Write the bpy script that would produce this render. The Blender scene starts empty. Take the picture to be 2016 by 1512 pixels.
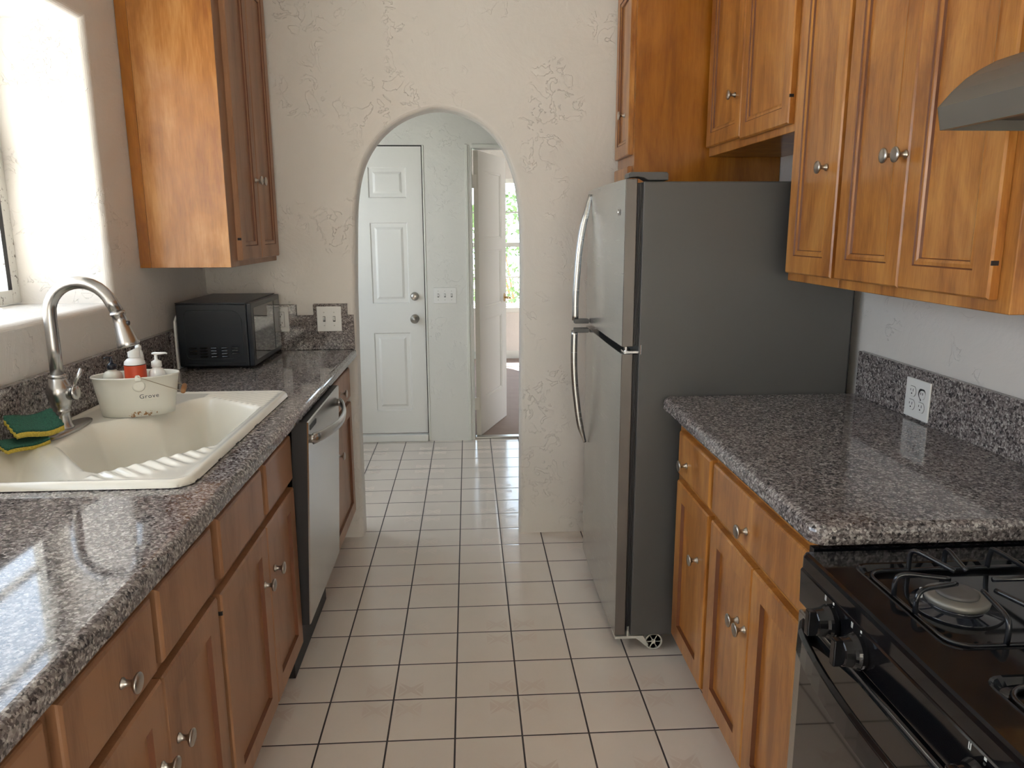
import bpy, bmesh, math, random
from mathutils import Vector, Matrix
from math import pi, sin, cos, radians
random.seed(7)
S = bpy.context.scene
COL = S.collection
# ------------------------------------------------------------------ camera
H, F, YAW, PIT, ROLL = 1.48, 1488.2, .05662, .20178, -.003864
def cam_axes():
    cy, sy, cp, sp = cos(YAW), sin(YAW), cos(PIT), sin(PIT)
    f = Vector((sy*cp, cy*cp, -sp)); rt = Vector((cy, -sy, 0)); up = rt.cross(f)
    return cos(ROLL)*rt+sin(ROLL)*up, -sin(ROLL)*rt+cos(ROLL)*up, f
rt, up, fw = cam_axes()
cd = bpy.data.cameras.new('camera'); cam = bpy.data.objects.new('camera', cd); COL.objects.link(cam)
M = Matrix((rt, up, -fw)).transposed().to_4x4(); M.translation = Vector((0, 0, H))
cam.matrix_world = M; cd.sensor_width = 36; cd.lens = F/2016*36; cd.clip_start = .02; cd.clip_end = 200
S.camera = cam
# ------------------------------------------------------------------ light
S.view_settings.view_transform = 'Standard'; S.view_settings.look = 'None'
S.view_settings.gamma = 1; S.view_settings.use_curve_mapping = False
S.view_settings.exposure = .48
wd = bpy.data.worlds.new('sky'); S.world = wd; wd.use_nodes = True
bg = wd.node_tree.nodes['Background']
bg.inputs[0].default_value = (.76, .87, 1, 1); bg.inputs[1].default_value = 5.2
sd = bpy.data.lights.new('sun', 'SUN'); sd.energy = 44; sd.angle = .01; sd.color = (1, .95, .86)
sun = bpy.data.objects.new('sun', sd); COL.objects.link(sun)
el = radians(61); sdir = Vector((.55*cos(el), -.835*cos(el), -sin(el)))
sun.rotation_euler = sdir.to_track_quat('-Z', 'Y').to_euler()
def portal(name, loc, rot, sx, sy):
    l = bpy.data.lights.new(name, 'AREA'); l.shape = 'RECTANGLE'; l.size = sx; l.size_y = sy
    l.cycles.is_portal = True
    o = bpy.data.objects.new(name, l); COL.objects.link(o); o.location = loc; o.rotation_euler = rot
portal('sky_portal_sink', (-1.57, 1.28, 1.69), (0, -pi/2, 0), .9, 2.68)
portal('sky_portal_back', (0.1, -2.46, 1.1), (pi/2, 0, 0), 1.95, 2.15)
portal('sky_portal_hall', (-1.6, 4.45, 1.5), (0, -pi/2, 0), 1.2, 1.0)
portal('sky_portal_bedroom', (.55, 8.86, 1.3), (-pi/2, 0, 0), 1.3, 1.5)

# ------------------------------------------------------------------ materials
def new_mat(name):
    m = bpy.data.materials.new(name); m.use_nodes = True; nt = m.node_tree
    return m, nt, nt.nodes['Principled BSDF']
def N(nt, t, **kw):
    n = nt.nodes.new(t)
    for k, v in kw.items():
        if k.startswith('i_'):
            key = k[2:]; key = int(key) if key.isdigit() else key.replace('_', ' ')
            n.inputs[key].default_value = v
        else: setattr(n, k, v)
    return n
def L(nt, a, b): nt.links.new(a, b)
def mth(nt, op, a, b=None, c=None, clamp=False):
    n = nt.nodes.new('ShaderNodeMath'); n.operation = op; n.use_clamp = clamp
    for i, v in enumerate((a, b, c)):
        if v is None: continue
        if isinstance(v, (int, float)): n.inputs[i].default_value = v
        else: nt.links.new(v, n.inputs[i])
    return n.outputs[0]
def mixc(nt, f, a, b):
    n = nt.nodes.new('ShaderNodeMix'); n.data_type = 'RGBA'
    if isinstance(f, (int, float)): n.inputs[0].default_value = f
    else: nt.links.new(f, n.inputs[0])
    for i, v in ((6, a), (7, b)):
        if isinstance(v, tuple): n.inputs[i].default_value = (*v, 1)
        else: nt.links.new(v, n.inputs[i])
    return n.outputs[2]
def ramp(nt, fac, stops, interp='LINEAR'):
    r = nt.nodes.new('ShaderNodeValToRGB'); r.color_ramp.interpolation = interp
    e = r.color_ramp.elements
    while len(e) < len(stops): e.new(.5)
    for i, (p, c) in enumerate(stops): e[i].position = p; e[i].color = (*c, 1) if len(c) == 3 else c
    nt.links.new(fac, r.inputs[0]); return r.outputs[0]
def coords(nt, scale=(1, 1, 1), rnd=False, src='Object'):
    tc = nt.nodes.new('ShaderNodeTexCoord'); mp = nt.nodes.new('ShaderNodeMapping')
    mp.inputs['Scale'].default_value = scale; nt.links.new(tc.outputs[src], mp.inputs[0])
    if rnd:
        oi = nt.nodes.new('ShaderNodeObjectInfo'); k = mth(nt, 'MULTIPLY', oi.outputs['Random'], 37.0)
        nt.links.new(k, mp.inputs['Location'])
    return mp.outputs[0]
def simple(name, col, rough=.5, metal=0, bump=0, bscale=200, coat=0, spec=.5, var=0.0, emis=None):
    m, nt, b = new_mat(name)
    b.inputs['Base Color'].default_value = (*col, 1); b.inputs['Roughness'].default_value = rough
    b.inputs['Metallic'].default_value = metal; b.inputs['Coat Weight'].default_value = coat
    b.inputs['Coat Roughness'].default_value = .05; b.inputs['Specular IOR Level'].default_value = spec
    v = coords(nt)
    ns = N(nt, 'ShaderNodeTexNoise', i_Scale=bscale, i_Detail=4.0); L(nt, v, ns.inputs[0])
    if var:
        n2 = N(nt, 'ShaderNodeTexNoise', i_Scale=9.0, i_Detail=5.0); L(nt, v, n2.inputs[0])
        c = mixc(nt, n2.outputs[0], tuple(x*(1-var) for x in col), tuple(min(1, x*(1+var)) for x in col))
        L(nt, c, b.inputs['Base Color'])
    if bump:
        bp = N(nt, 'ShaderNodeBump', i_Strength=bump, i_Distance=.001); L(nt, ns.outputs[0], bp.inputs['Height']); L(nt, bp.outputs[0], b.inputs['Normal'])
    return m
def plaster(name, col, strength=.55):
    m, nt, b = new_mat(name); v = coords(nt)
    n1 = N(nt, 'ShaderNodeTexNoise', i_Scale=3.2, i_Detail=6.0, i_Roughness=.6, i_Distortion=1.1); L(nt, v, n1.inputs[0])
    n2 = N(nt, 'ShaderNodeTexNoise', i_Scale=4.2, i_Detail=3.0); L(nt, v, n2.inputs[0])
    n3 = N(nt, 'ShaderNodeTexNoise', i_Scale=60.0, i_Detail=3.0); L(nt, v, n3.inputs[0])
    n4 = N(nt, 'ShaderNodeTexNoise', i_Scale=13.0, i_Detail=4.0, i_Roughness=.6, i_Distortion=1.0); L(nt, v, n4.inputs[0])
    # sparse trowel ridges: sharp plateau edges of a noise, only inside patches of another noise
    edge = ramp(nt, n4.outputs[0], [(.0, (0, 0, 0)), (.535, (0, 0, 0)), (.55, (1, 1, 1)), (1, (.8, .8, .8))])
    mask = ramp(nt, n2.outputs[0], [(0, (0, 0, 0)), (.50, (0, 0, 0)), (.60, (1, 1, 1)), (1, (1, 1, 1))])
    r = mth(nt, 'MULTIPLY', edge, mask)
    h = mth(nt, 'ADD', mth(nt, 'MULTIPLY', r, .9), mth(nt, 'MULTIPLY', n1.outputs[0], 2.2))
    h = mth(nt, 'ADD', h, mth(nt, 'MULTIPLY', n3.outputs[0], .16))
    bp = N(nt, 'ShaderNodeBump', i_Strength=strength, i_Distance=.0035); L(nt, h, bp.inputs['Height']); L(nt, bp.outputs[0], b.inputs['Normal'])
    c = mixc(nt, n1.outputs[0], tuple(x*.93 for x in col), col); L(nt, c, b.inputs['Base Color'])
    b.inputs['Roughness'].default_value = .42
    return m
def wood(name, c1, c2, c3, rough=.32, gax='Z', coat=.35, planks=0.0):
    m, nt, b = new_mat(name)
    sc = {'Z': (1, 1, .09), 'Y': (1, .09, 1), 'X': (.09, 1, 1)}[gax]
    v = coords(nt, sc, True); vb = coords(nt, (1, 1, .35), True)
    n1 = N(nt, 'ShaderNodeTexNoise', i_Scale=28.0, i_Detail=6.0, i_Roughness=.6, i_Distortion=.4); L(nt, v, n1.inputs[0])
    n2 = N(nt, 'ShaderNodeTexNoise', i_Scale=4.6, i_Detail=5.0, i_Roughness=.6, i_Distortion=1.5); L(nt, vb, n2.inputs[0])
    n3 = N(nt, 'ShaderNodeTexNoise', i_Scale=220.0, i_Detail=2.0); L(nt, v, n3.inputs[0])
    n4 = N(nt, 'ShaderNodeTexNoise', i_Scale=9.0, i_Detail=1.0); L(nt, v, n4.inputs[0])
    a = mth(nt, 'ADD', mth(nt, 'MULTIPLY', n1.outputs[0], .42-planks*.15), mth(nt, 'MULTIPLY', n2.outputs[0], .68-planks*.45))
    a = mth(nt, 'ADD', a, mth(nt, 'MULTIPLY', n4.outputs[0], planks*.9))
    a = mth(nt, 'ADD', a, mth(nt, 'MULTIPLY', mth(nt, 'SUBTRACT', n3.outputs[0], .5), .18))
    c = ramp(nt, a, [(.43, c1), (.555, c2), (.69, c3)]); L(nt, c, b.inputs['Base Color'])
    b.inputs['Roughness'].default_value = rough; b.inputs['Coat Weight'].default_value = coat; b.inputs['Coat Roughness'].default_value = .12
    bp = N(nt, 'ShaderNodeBump', i_Strength=.08, i_Distance=.001); L(nt, n1.outputs[0], bp.inputs['Height']); L(nt, bp.outputs[0], b.inputs['Normal'])
    return m
def granite():
    m, nt, b = new_mat('granite laminate'); v = coords(nt)
    ds = N(nt, 'ShaderNodeTexNoise', i_Scale=160.0, i_Detail=2.0); L(nt, v, ds.inputs[0])
    vv = N(nt, 'ShaderNodeVectorMath', operation='MULTIPLY_ADD'); L(nt, ds.outputs['Color'], vv.inputs[0]); vv.inputs[1].default_value = (.006,)*3; L(nt, v, vv.inputs[2])
    vo = N(nt, 'ShaderNodeTexVoronoi', i_Scale=250.0); L(nt, vv.outputs[0], vo.inputs[0])
    vo2 = N(nt, 'ShaderNodeTexVoronoi', i_Scale=150.0); L(nt, vv.outputs[0], vo2.inputs[0])
    s = N(nt, 'ShaderNodeSeparateColor'); L(nt, vo.outputs['Color'], s.inputs[0])
    s2 = N(nt, 'ShaderNodeSeparateColor'); L(nt, vo2.outputs['Color'], s2.inputs[0])
    c = ramp(nt, s.outputs[0], [(0, (.028, .025, .025)), (.16, (.07, .058, .056)), (.34, (.15, .125, .12)), (.56, (.26, .225, .215)), (.76, (.42, .38, .365)), (.92, (.62, .58, .55))], 'CONSTANT')
    c2 = ramp(nt, s2.outputs[1], [(0, (.04, .035, .036)), (.28, (.14, .12, .116)), (.66, (.30, .265, .255)), (.9, (.52, .49, .45))], 'CONSTANT')
    L(nt, mixc(nt, .45, c, c2), b.inputs['Base Color'])
    nb = N(nt, 'ShaderNodeTexNoise', i_Scale=60.0, i_Detail=2.0); L(nt, v, nb.inputs[0])
    bp = N(nt, 'ShaderNodeBump', i_Strength=.012, i_Distance=.001); L(nt, nb.outputs[0], bp.inputs['Height']); L(nt, bp.outputs[0], b.inputs['Normal'])
    b.inputs['Roughness'].default_value = .055; b.inputs['Specular IOR Level'].default_value = .7
    return m
TW = .200188; TX = -.46064; TY = 1.99427
def floor_tile():
    m, nt, b = new_mat('floor tile'); tc = nt.nodes.new('ShaderNodeTexCoord'); sp = nt.nodes.new('ShaderNodeSeparateXYZ'); L(nt, tc.outputs['Object'], sp.inputs[0])
    cx = mth(nt, 'DIVIDE', mth(nt, 'SUBTRACT', sp.outputs[0], TX-40*TW), TW); cy = mth(nt, 'DIVIDE', mth(nt, 'SUBTRACT', sp.outputs[1], TY-40*TW), TW)
    ex = mth(nt, 'ABSOLUTE', mth(nt, 'SUBTRACT', mth(nt, 'FRACT', cx), .5)); ey = mth(nt, 'ABSOLUTE', mth(nt, 'SUBTRACT', mth(nt, 'FRACT', cy), .5))
    mx = mth(nt, 'MAXIMUM', ex, ey); grout = mth(nt, 'GREATER_THAN', mx, .4865)
    a = mth(nt, 'DIVIDE', mth(nt, 'SUBTRACT', mth(nt, 'ABSOLUTE', mth(nt, 'SUBTRACT', mth(nt, 'MODULO', cx, 2.0), 1.0)), .26), .2)
    c = mth(nt, 'DIVIDE', mth(nt, 'SUBTRACT', mth(nt, 'ABSOLUTE', mth(nt, 'SUBTRACT', mth(nt, 'MODULO', cy, 2.0), 1.0)), .26), .2)
    A = mth(nt, 'ABSOLUTE', a); B = mth(nt, 'ABSOLUTE', c); mab = mth(nt, 'MAXIMUM', A, B)
    ins = mth(nt, 'LESS_THAN', mab, 1.0)
    pet = mth(nt, 'LESS_THAN', mth(nt, 'ABSOLUTE', mth(nt, 'SUBTRACT', A, B)), mth(nt, 'MULTIPLY', mth(nt, 'SUBTRACT', 1.05, mab), .42))
    tri = mth(nt, 'MULTIPLY', mth(nt, 'GREATER_THAN', A, .42), mth(nt, 'LESS_THAN', B, mth(nt, 'SUBTRACT', A, .36)))
    pat = mth(nt, 'MULTIPLY', ins, mth(nt, 'MAXIMUM', pet, tri))
    n = N(nt, 'ShaderNodeTexNoise', i_Scale=3.0, i_Detail=6.0, i_Roughness=.65); L(nt, tc.outputs['Object'], n.inputs[0])
    base = mixc(nt, n.outputs[0], (.77, .69, .62), (.87, .79, .72))
    wearm = mth(nt, 'MULTIPLY', pat, mth(nt, 'MULTIPLY', n.outputs[0], .9))
    base = mixc(nt, wearm, base, (.58, .46, .39))
    L(nt, mixc(nt, grout, base, (.055, .042, .042)), b.inputs['Base Color'])
    ro = mth(nt, 'ADD', mth(nt, 'ADD', .16, mth(nt, 'MULTIPLY', pat, .12)), mth(nt, 'MULTIPLY', grout, .5)); L(nt, ro, b.inputs['Roughness'])
    hh = mth(nt, 'MULTIPLY', mth(nt, 'SUBTRACT', .5, mx), 18.0, clamp=True)
    hh = mth(nt, 'ADD', hh, mth(nt, 'MULTIPLY', n.outputs[0], .35))
    bp = N(nt, 'ShaderNodeBump', i_Strength=.35, i_Distance=.0015); L(nt, hh, bp.inputs['Height']); L(nt, bp.outputs[0], b.inputs['Normal'])
    return m
def steel(name, col, rough=.33, stretch=(1, 1, 90), amt=.12):
    m, nt, b = new_mat(name); v = coords(nt, stretch)
    n = N(nt, 'ShaderNodeTexNoise', i_Scale=9.0, i_Detail=5.0); L(nt, v, n.inputs[0])
    n2 = N(nt, 'ShaderNodeTexNoise', i_Scale=4.0, i_Detail=5.0); L(nt, coords(nt), n2.inputs[0])
    L(nt, mixc(nt, n2.outputs[0], tuple(x*.86 for x in col), tuple(min(1, x*1.08) for x in col)), b.inputs['Base Color'])
    b.inputs['Metallic'].default_value = 1
    r = mth(nt, 'ADD', rough-.06, mth(nt, 'MULTIPLY', n.outputs[0], amt)); L(nt, r, b.inputs['Roughness'])
    return m
def glass_mat(name, tint=(.95, .98, 1)):
    m = bpy.data.materials.new(name); m.use_nodes = True; nt = m.node_tree; nt.nodes.clear()
    o = N(nt, 'ShaderNodeOutputMaterial'); t = N(nt, 'ShaderNodeBsdfTransparent'); g = N(nt, 'ShaderNodeBsdfGlossy'); mx = N(nt, 'ShaderNodeMixShader'); f = N(nt, 'ShaderNodeFresnel', i_IOR=1.45)
    t.inputs[0].default_value = (*tint, 1); g.inputs['Roughness'].default_value = .02
    ge = N(nt, 'ShaderNodeNewGeometry'); fac = mth(nt, 'MULTIPLY', f.outputs[0], mth(nt, 'SUBTRACT', 1.0, ge.outputs['Backfacing']))
    L(nt, fac, mx.inputs[0]); L(nt, t.outputs[0], mx.inputs[1]); L(nt, g.outputs[0], mx.inputs[2]); L(nt, mx.outputs[0], o.inputs[0])
    return m
def sponge_mat(name, col, dark):
    m, nt, b = new_mat(name); v = coords(nt)
    n = N(nt, 'ShaderNodeTexNoise', i_Scale=260.0, i_Detail=5.0, i_Roughness=.8); L(nt, v, n.inputs[0])
    L(nt, ramp(nt, n.outputs[0], [(.35, dark), (.6, col)]), b.inputs['Base Color']); b.inputs['Roughness'].default_value = .95
    bp = N(nt, 'ShaderNodeBump', i_Strength=.9, i_Distance=.002); L(nt, n.outputs[0], bp.inputs['Height']); L(nt, bp.outputs[0], b.inputs['Normal'])
    return m
def peeling_paint():
    m, nt, b = new_mat('peeling window paint'); v = coords(nt)
    n = N(nt, 'ShaderNodeTexNoise', i_Scale=38.0, i_Detail=6.0, i_Roughness=.7); L(nt, v, n.inputs[0])
    L(nt, ramp(nt, n.outputs[0], [(.36, (.12, .10, .08)), (.42, (.72, .71, .66))]), b.inputs['Base Color']); b.inputs['Roughness'].default_value = .6
    return m
def bucket_mat():
    m, nt, b = new_mat('cream enamelled tin'); tc = nt.nodes.new('ShaderNodeTexCoord'); sp = nt.nodes.new('ShaderNodeSeparateXYZ'); L(nt, tc.outputs['Object'], sp.inputs[0])
    n = N(nt, 'ShaderNodeTexNoise', i_Scale=70.0, i_Detail=5.0, i_Roughness=.7); L(nt, tc.outputs['Object'], n.inputs[0])
    low = mth(nt, 'LESS_THAN', sp.outputs[2], .018)
    d = mth(nt, 'LESS_THAN', mth(nt, 'ABSOLUTE', mth(nt, 'SUBTRACT', sp.outputs[0], .03)), .035)
    k = mth(nt, 'MULTIPLY', mth(nt, 'MULTIPLY', low, d), mth(nt, 'GREATER_THAN', n.outputs[0], .55))
    L(nt, mixc(nt, k, (.72, .70, .62), (.33, .15, .04)), b.inputs['Base Color']); b.inputs['Roughness'].default_value = .35
    return m
MT = dict(
    plaster=plaster('kitchen plaster', (.76, .725, .68), .8), hallplaster=plaster('hall plaster', (.77, .77, .735), .55),
    ceil=plaster('ceiling plaster', (.78, .76, .72), .2),
    wood=wood('honey alder', (.29, .098, .016), (.44, .172, .032), (.58, .262, .062)),
    wood_shaded=wood('shaded honey alder planked', (.19, .082, .036), (.28, .132, .062), (.36, .180, .090), rough=.42, coat=.10, planks=.6),  # same alder as wood; left side's shade is put into the colour
    woodd=wood('amber plywood', (.27, .085, .006), (.36, .125, .010), (.44, .165, .020), rough=.28, coat=.5),
    woodp=wood('pale figured veneer', (.30, .105, .020), (.43, .172, .036), (.57, .275, .085), rough=.35),
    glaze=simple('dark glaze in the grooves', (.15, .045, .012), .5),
    granite=granite(), tile=floor_tile(),
    steel=steel('brushed stainless', (.50, .50, .485), .30, (1, 1, 60), .05), dwsteel=steel('dishwasher stainless', (.56, .56, .54), .30, (1, 1, 40), .03),
    nickel=simple('brushed nickel', (.50, .47, .43), .28, 1), fsteel=simple('faucet steel', (.50, .49, .48), .27, 1),
    chrome=simple('chrome', (.8, .8, .8), .12, 1), brass=simple('brass', (.75, .52, .28), .2, 1),
    fgrey=simple('grey painted steel', (.085, .083, .080), .42, 0, .15, 900), fedge=simple('brown grey steel edge', (.155, .14, .128), .42, .5, var=.12),
    dark=simple('dark rubber', (.015, .014, .016), .5), black=simple('black enamel', (.006, .006, .007), .09, spec=.38, coat=.15, var=.1), bglass=simple('black glass', (.006, .007, .008), .04, coat=.5),
    mwblack=simple('blue black enamel', (.010, .014, .020), .33), mwglass=simple('microwave glass', (.012, .014, .015), .06, coat=.4),
    iron=simple('black grate enamel', (.012, .013, .016), .22, coat=.3), burner=simple('aluminium burner', (.27, .26, .235), .5, .6, var=.35),
    cap=simple('sooty burner cap', (.10, .095, .09), .5, var=.3), well=simple('burner well enamel', (.012, .013, .018), .12, coat=.5),
    hood=simple('grey hood enamel', (.145, .130, .108), .38, .1, .1, 700), hoodin=simple('hood interior', (.05, .05, .047), .4), filt=simple('hood filter', (.25, .28, .28), .5, .6, .5, 300),
    sink=simple('cream porcelain', (.80, .77, .68), .12, coat=.3), white=simple('white plastic', (.80, .80, .78), .35), offw=simple('off white plastic', (.70, .68, .60), .4),
    doorw=simple('white door paint', (.78, .78, .75), .38, bump=.05), doorc=simple('cream door paint', (.80, .75, .68), .30, bump=.05),
    trim=simple('white trim paint', (.74, .75, .70), .4, var=.06), frame=peeling_paint(), glass=glass_mat('window glass'), glass_dim=glass_mat('dimmed window glass', (.80, .81, .82)),  # second glass is tinted only to dim the daylight passing through
    slot=simple('dark slot', (.02, .02, .02), .7), screw=simple('screw', (.55, .55, .52), .4, .5), red=simple('red label', (.62, .075, .025), .4, var=.25), txt=simple('dark navy print', (.02, .03, .05), .6),
    mark=simple('white print', (.75, .75, .72), .6), bottle=simple('frosted bottle', (.62, .62, .54), .25), pumpw=simple('translucent pump plastic', (.78, .78, .76), .3),
    pumpb=simple('black pump plastic', (.02, .022, .03), .22), kraft=simple('worn wooden grip', (.34, .16, .06), .6), wire=simple('handle wire', (.45, .38, .30), .35, .9),
    green=sponge_mat('green scouring pad', (.035, .16, .105), (.008, .06, .045)), yellow=sponge_mat('yellow sponge foam', (.78, .62, .10), (.50, .36, .05)),
    conc=simple('pale bounce concrete', (.56, .56, .55), .8, bump=.4, bscale=40, var=.06),
    tan=simple('tan stucco', (.42, .375, .32), .8, bump=.4, bscale=40, var=.08),
    bucket=bucket_mat(), carpet=simple('taupe carpet', (.36, .28, .25), .95, bump=1.0, bscale=350, var=.12), grass=simple('dry garden ground', (.27, .265, .25), .9, bump=1, bscale=60, var=.4),
    leaf=simple('leaves', (.13, .20, .07), .6, var=.5), ccwhite=simple('caster plastic', (.60, .60, .55), .4), seal=simple('aluminium strip', (.45, .44, .42), .35, .8),
)
# ------------------------------------------------------------------ builders
WP = {}
def wpos(o): return WP.get(o.name, Vector((0, 0, 0))) if o else Vector((0, 0, 0))
def tag(o, label=None, cat=None, group=None, kind=None):
    if label: o['label'] = label
    if cat: o['category'] = cat
    if group: o['group'] = group
    if kind: o['kind'] = kind
    return o
def thing(name, loc, label, cat, group=None):
    o = bpy.data.objects.new(name, None); COL.objects.link(o); o.location = loc; o.empty_display_size = .05
    WP[o.name] = Vector(loc); return tag(o, label, cat, group)
def obj(name, bm, mat, parent=None, smooth=False, loc=None, bevel=0, seg=2, label=None):
    base = wpos(parent)
    if loc is not None: org = Vector(loc)
    else: org = base
    bmesh.ops.translate(bm, verts=bm.verts, vec=-org)
    me = bpy.data.meshes.new(name); bm.to_mesh(me); bm.free()
    for m in (mat if isinstance(mat, (list, tuple)) else [mat]): me.materials.append(MT[m])
    if smooth:
        me.shade_smooth()
    o = bpy.data.objects.new(name, me); COL.objects.link(o); o.location = org-base; WP[o.name] = org
    if parent: o.parent = parent
    if bevel:
        md = o.modifiers.new('bevel', 'BEVEL'); md.width = bevel; md.segments = seg; md.limit_method = 'ANGLE'; md.angle_limit = radians(40); md.harden_normals = False
    if label: o['label'] = label
    return o
def dup(o, name, loc, parent):
    c = o.copy(); c.name = name; COL.objects.link(c); c.parent = parent; c.location = Vector(loc)-wpos(parent); WP[c.name] = Vector(loc)
    return c
def B(): return bmesh.new()
def box(bm, x0, x1, y0, y1, z0, z1, mi=0):
    v = [bm.verts.new((x, y, z)) for z in (z0, z1) for y in (y0, y1) for x in (x0, x1)]
    for f in ((0, 2, 3, 1), (4, 5, 7, 6), (0, 1, 5, 4), (2, 6, 7, 3), (0, 4, 6, 2), (1, 3, 7, 5)):
        bm.faces.new([v[i] for i in f]).material_index = mi
    return v
def bx(*a, **k):
    bm = B(); box(bm, *a, **k); return bm
def prism(bm, pts, axis, a0, a1, mi=0):
    def P(p, a):
        return {'X': (a, p[0], p[1]), 'Y': (p[0], a, p[1]), 'Z': (p[0], p[1], a)}[axis]
    lo = [bm.verts.new(P(p, a0)) for p in pts]; hi = [bm.verts.new(P(p, a1)) for p in pts]
    n = len(pts); fs = [bm.faces.new(lo), bm.faces.new(hi[::-1])]
    for i in range(n): fs.append(bm.faces.new((lo[i], hi[i], hi[(i+1) % n], lo[(i+1) % n])))
    for f in fs: f.material_index = mi
    bmesh.ops.recalc_face_normals(bm, faces=bm.faces)
    return bm
def rings(bm, loops, close=True, cap0=False, cap1=False):
    vs = [[bm.verts.new(p) for p in lp] for lp in loops]; n = len(loops[0])
    for a, b in zip(vs, vs[1:]):
        for i in range(n if close else n-1): bm.faces.new((a[i], a[(i+1) % n], b[(i+1) % n], b[i]))
    if cap0: bm.faces.new(vs[0][::-1])
    if cap1: bm.faces.new(vs[-1])
    bmesh.ops.recalc_face_normals(bm, faces=bm.faces)
    return bm
def lathe(bm, prof, c=(0, 0, 0), axis='Z', n=28, cap=True, sx=1, sy=1):
    lo = []
    for r, h in prof:
        ring = []
        for i in range(n):
            t = 2*pi*i/n; u, v = r*cos(t)*sx, r*sin(t)*sy
            p = {'Z': (u, v, h), 'X': (h, u, v), 'Y': (u, h, v)}[axis]
            ring.append((p[0]+c[0], p[1]+c[1], p[2]+c[2]))
        lo.append(ring)
    return rings(bm, lo, cap0=cap, cap1=cap)
def tube(bm, pts, rad, n=12, flat=None):
    """sweep; rad a number or list; flat=(a,b) gives an elliptical/rect section scale along (side, up)"""
    pts = [Vector(p) for p in pts]; loops = []; m = len(pts)
    t0 = (pts[1]-pts[0]).normalized(); ref = Vector((0, 0, 1)) if abs(t0.z) < .9 else Vector((1, 0, 0))
    side = t0.cross(ref).normalized()
    for i, p in enumerate(pts):
        t = (pts[min(i+1, m-1)]-pts[max(i-1, 0)]).normalized()
        side = (side-t*side.dot(t)).normalized(); upv = side.cross(t)
        r = rad[i] if isinstance(rad, (list, tuple)) else rad
        a, b = flat if flat else (1, 1)
        loops.append([tuple(p+side*(cos(2*pi*k/n)*r*a)+upv*(sin(2*pi*k/n)*r*b)) for k in range(n)])
    return rings(bm, loops, cap0=True, cap1=True)
def smooth_path(pts, k=8):
    P = [Vector(p) for p in pts]; P = [2*P[0]-P[1]]+P+[2*P[-1]-P[-2]]; out = []
    for i in range(1, len(P)-2):
        for j in range(k):
            t = j/k; a, b, c, d = P[i-1:i+3]
            out.append(.5*((2*b)+(c-a)*t+(2*a-5*b+4*c-d)*t*t+(3*b-a-3*c+d)*t**3))
    out.append(P[-2]); return out
def front(bm, ax, xf, sg, u0, u1, z0, z1, rg):
    """nested rectangles: rg = [(inset, depth)], depth measured back from the front plane. ax='X' face plane X=xf, ax='Y' plane Y=xf"""
    lo = []
    for ins, d in rg:
        a, b, c, e = u0+ins, u1-ins, z0+ins, z1-ins; w = xf+sg*d
        q = [(a, c), (b, c), (b, e), (a, e)]
        lo.append([(w, p[0], p[1]) if ax == 'X' else (p[0], w, p[1]) for p in q])
    return rings(bm, lo, cap0=True, cap1=True)
FW = .058
DOORR = [(0, .02), (0, .004), (.004, 0), (FW-.006, 0), (FW-.003, .003), (FW+.004, .002), (FW+.010, .0045), (FW+.012, .010), (FW+.016, .0105)]
BASER = [(0, .02), (0, .004), (.004, 0), (FW, 0), (FW+.003, .010), (FW+.008, .0105)]
DRAWR = [(0, .02), (0, .006), (.002, .003), (.007, 0), (.02, 0)]
_knob = None
def knob_mesh(sg):
    prof = [(.0085, 0), (.0085, .002), (.0055, .005), (.0045, .012), (.0062, .018), (.012, .020), (.0150, .0225), (.0155, .0245), (.0150, .026), (.011, .0275), (.006, .0282), (.001, .0284)]
    bm = B(); lathe(bm, [(r*1.1, -sg*h*1.06) for r, h in prof], axis='X', n=28); return bm
KN = {}
def knob(xf, y, z, sg, parent):
    if sg not in KN: KN[sg] = obj('knob', knob_mesh(sg), 'nickel', parent, True, loc=(0, 0, 0)); o = KN[sg]; o.location = Vector((xf, y, z))-wpos(parent); return o
    return dup(KN[sg], 'knob', (xf, y, z), parent)
def hinge(xf, y, z, sg, parent):
    return obj('hinge', bx(min(xf+sg*.001, xf+sg*.014), max(xf+sg*.001, xf+sg*.014), y-.003, y+.003, z-.0045, z+.0045), 'dark', parent, label='small dark exposed hinge barrel')
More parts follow.
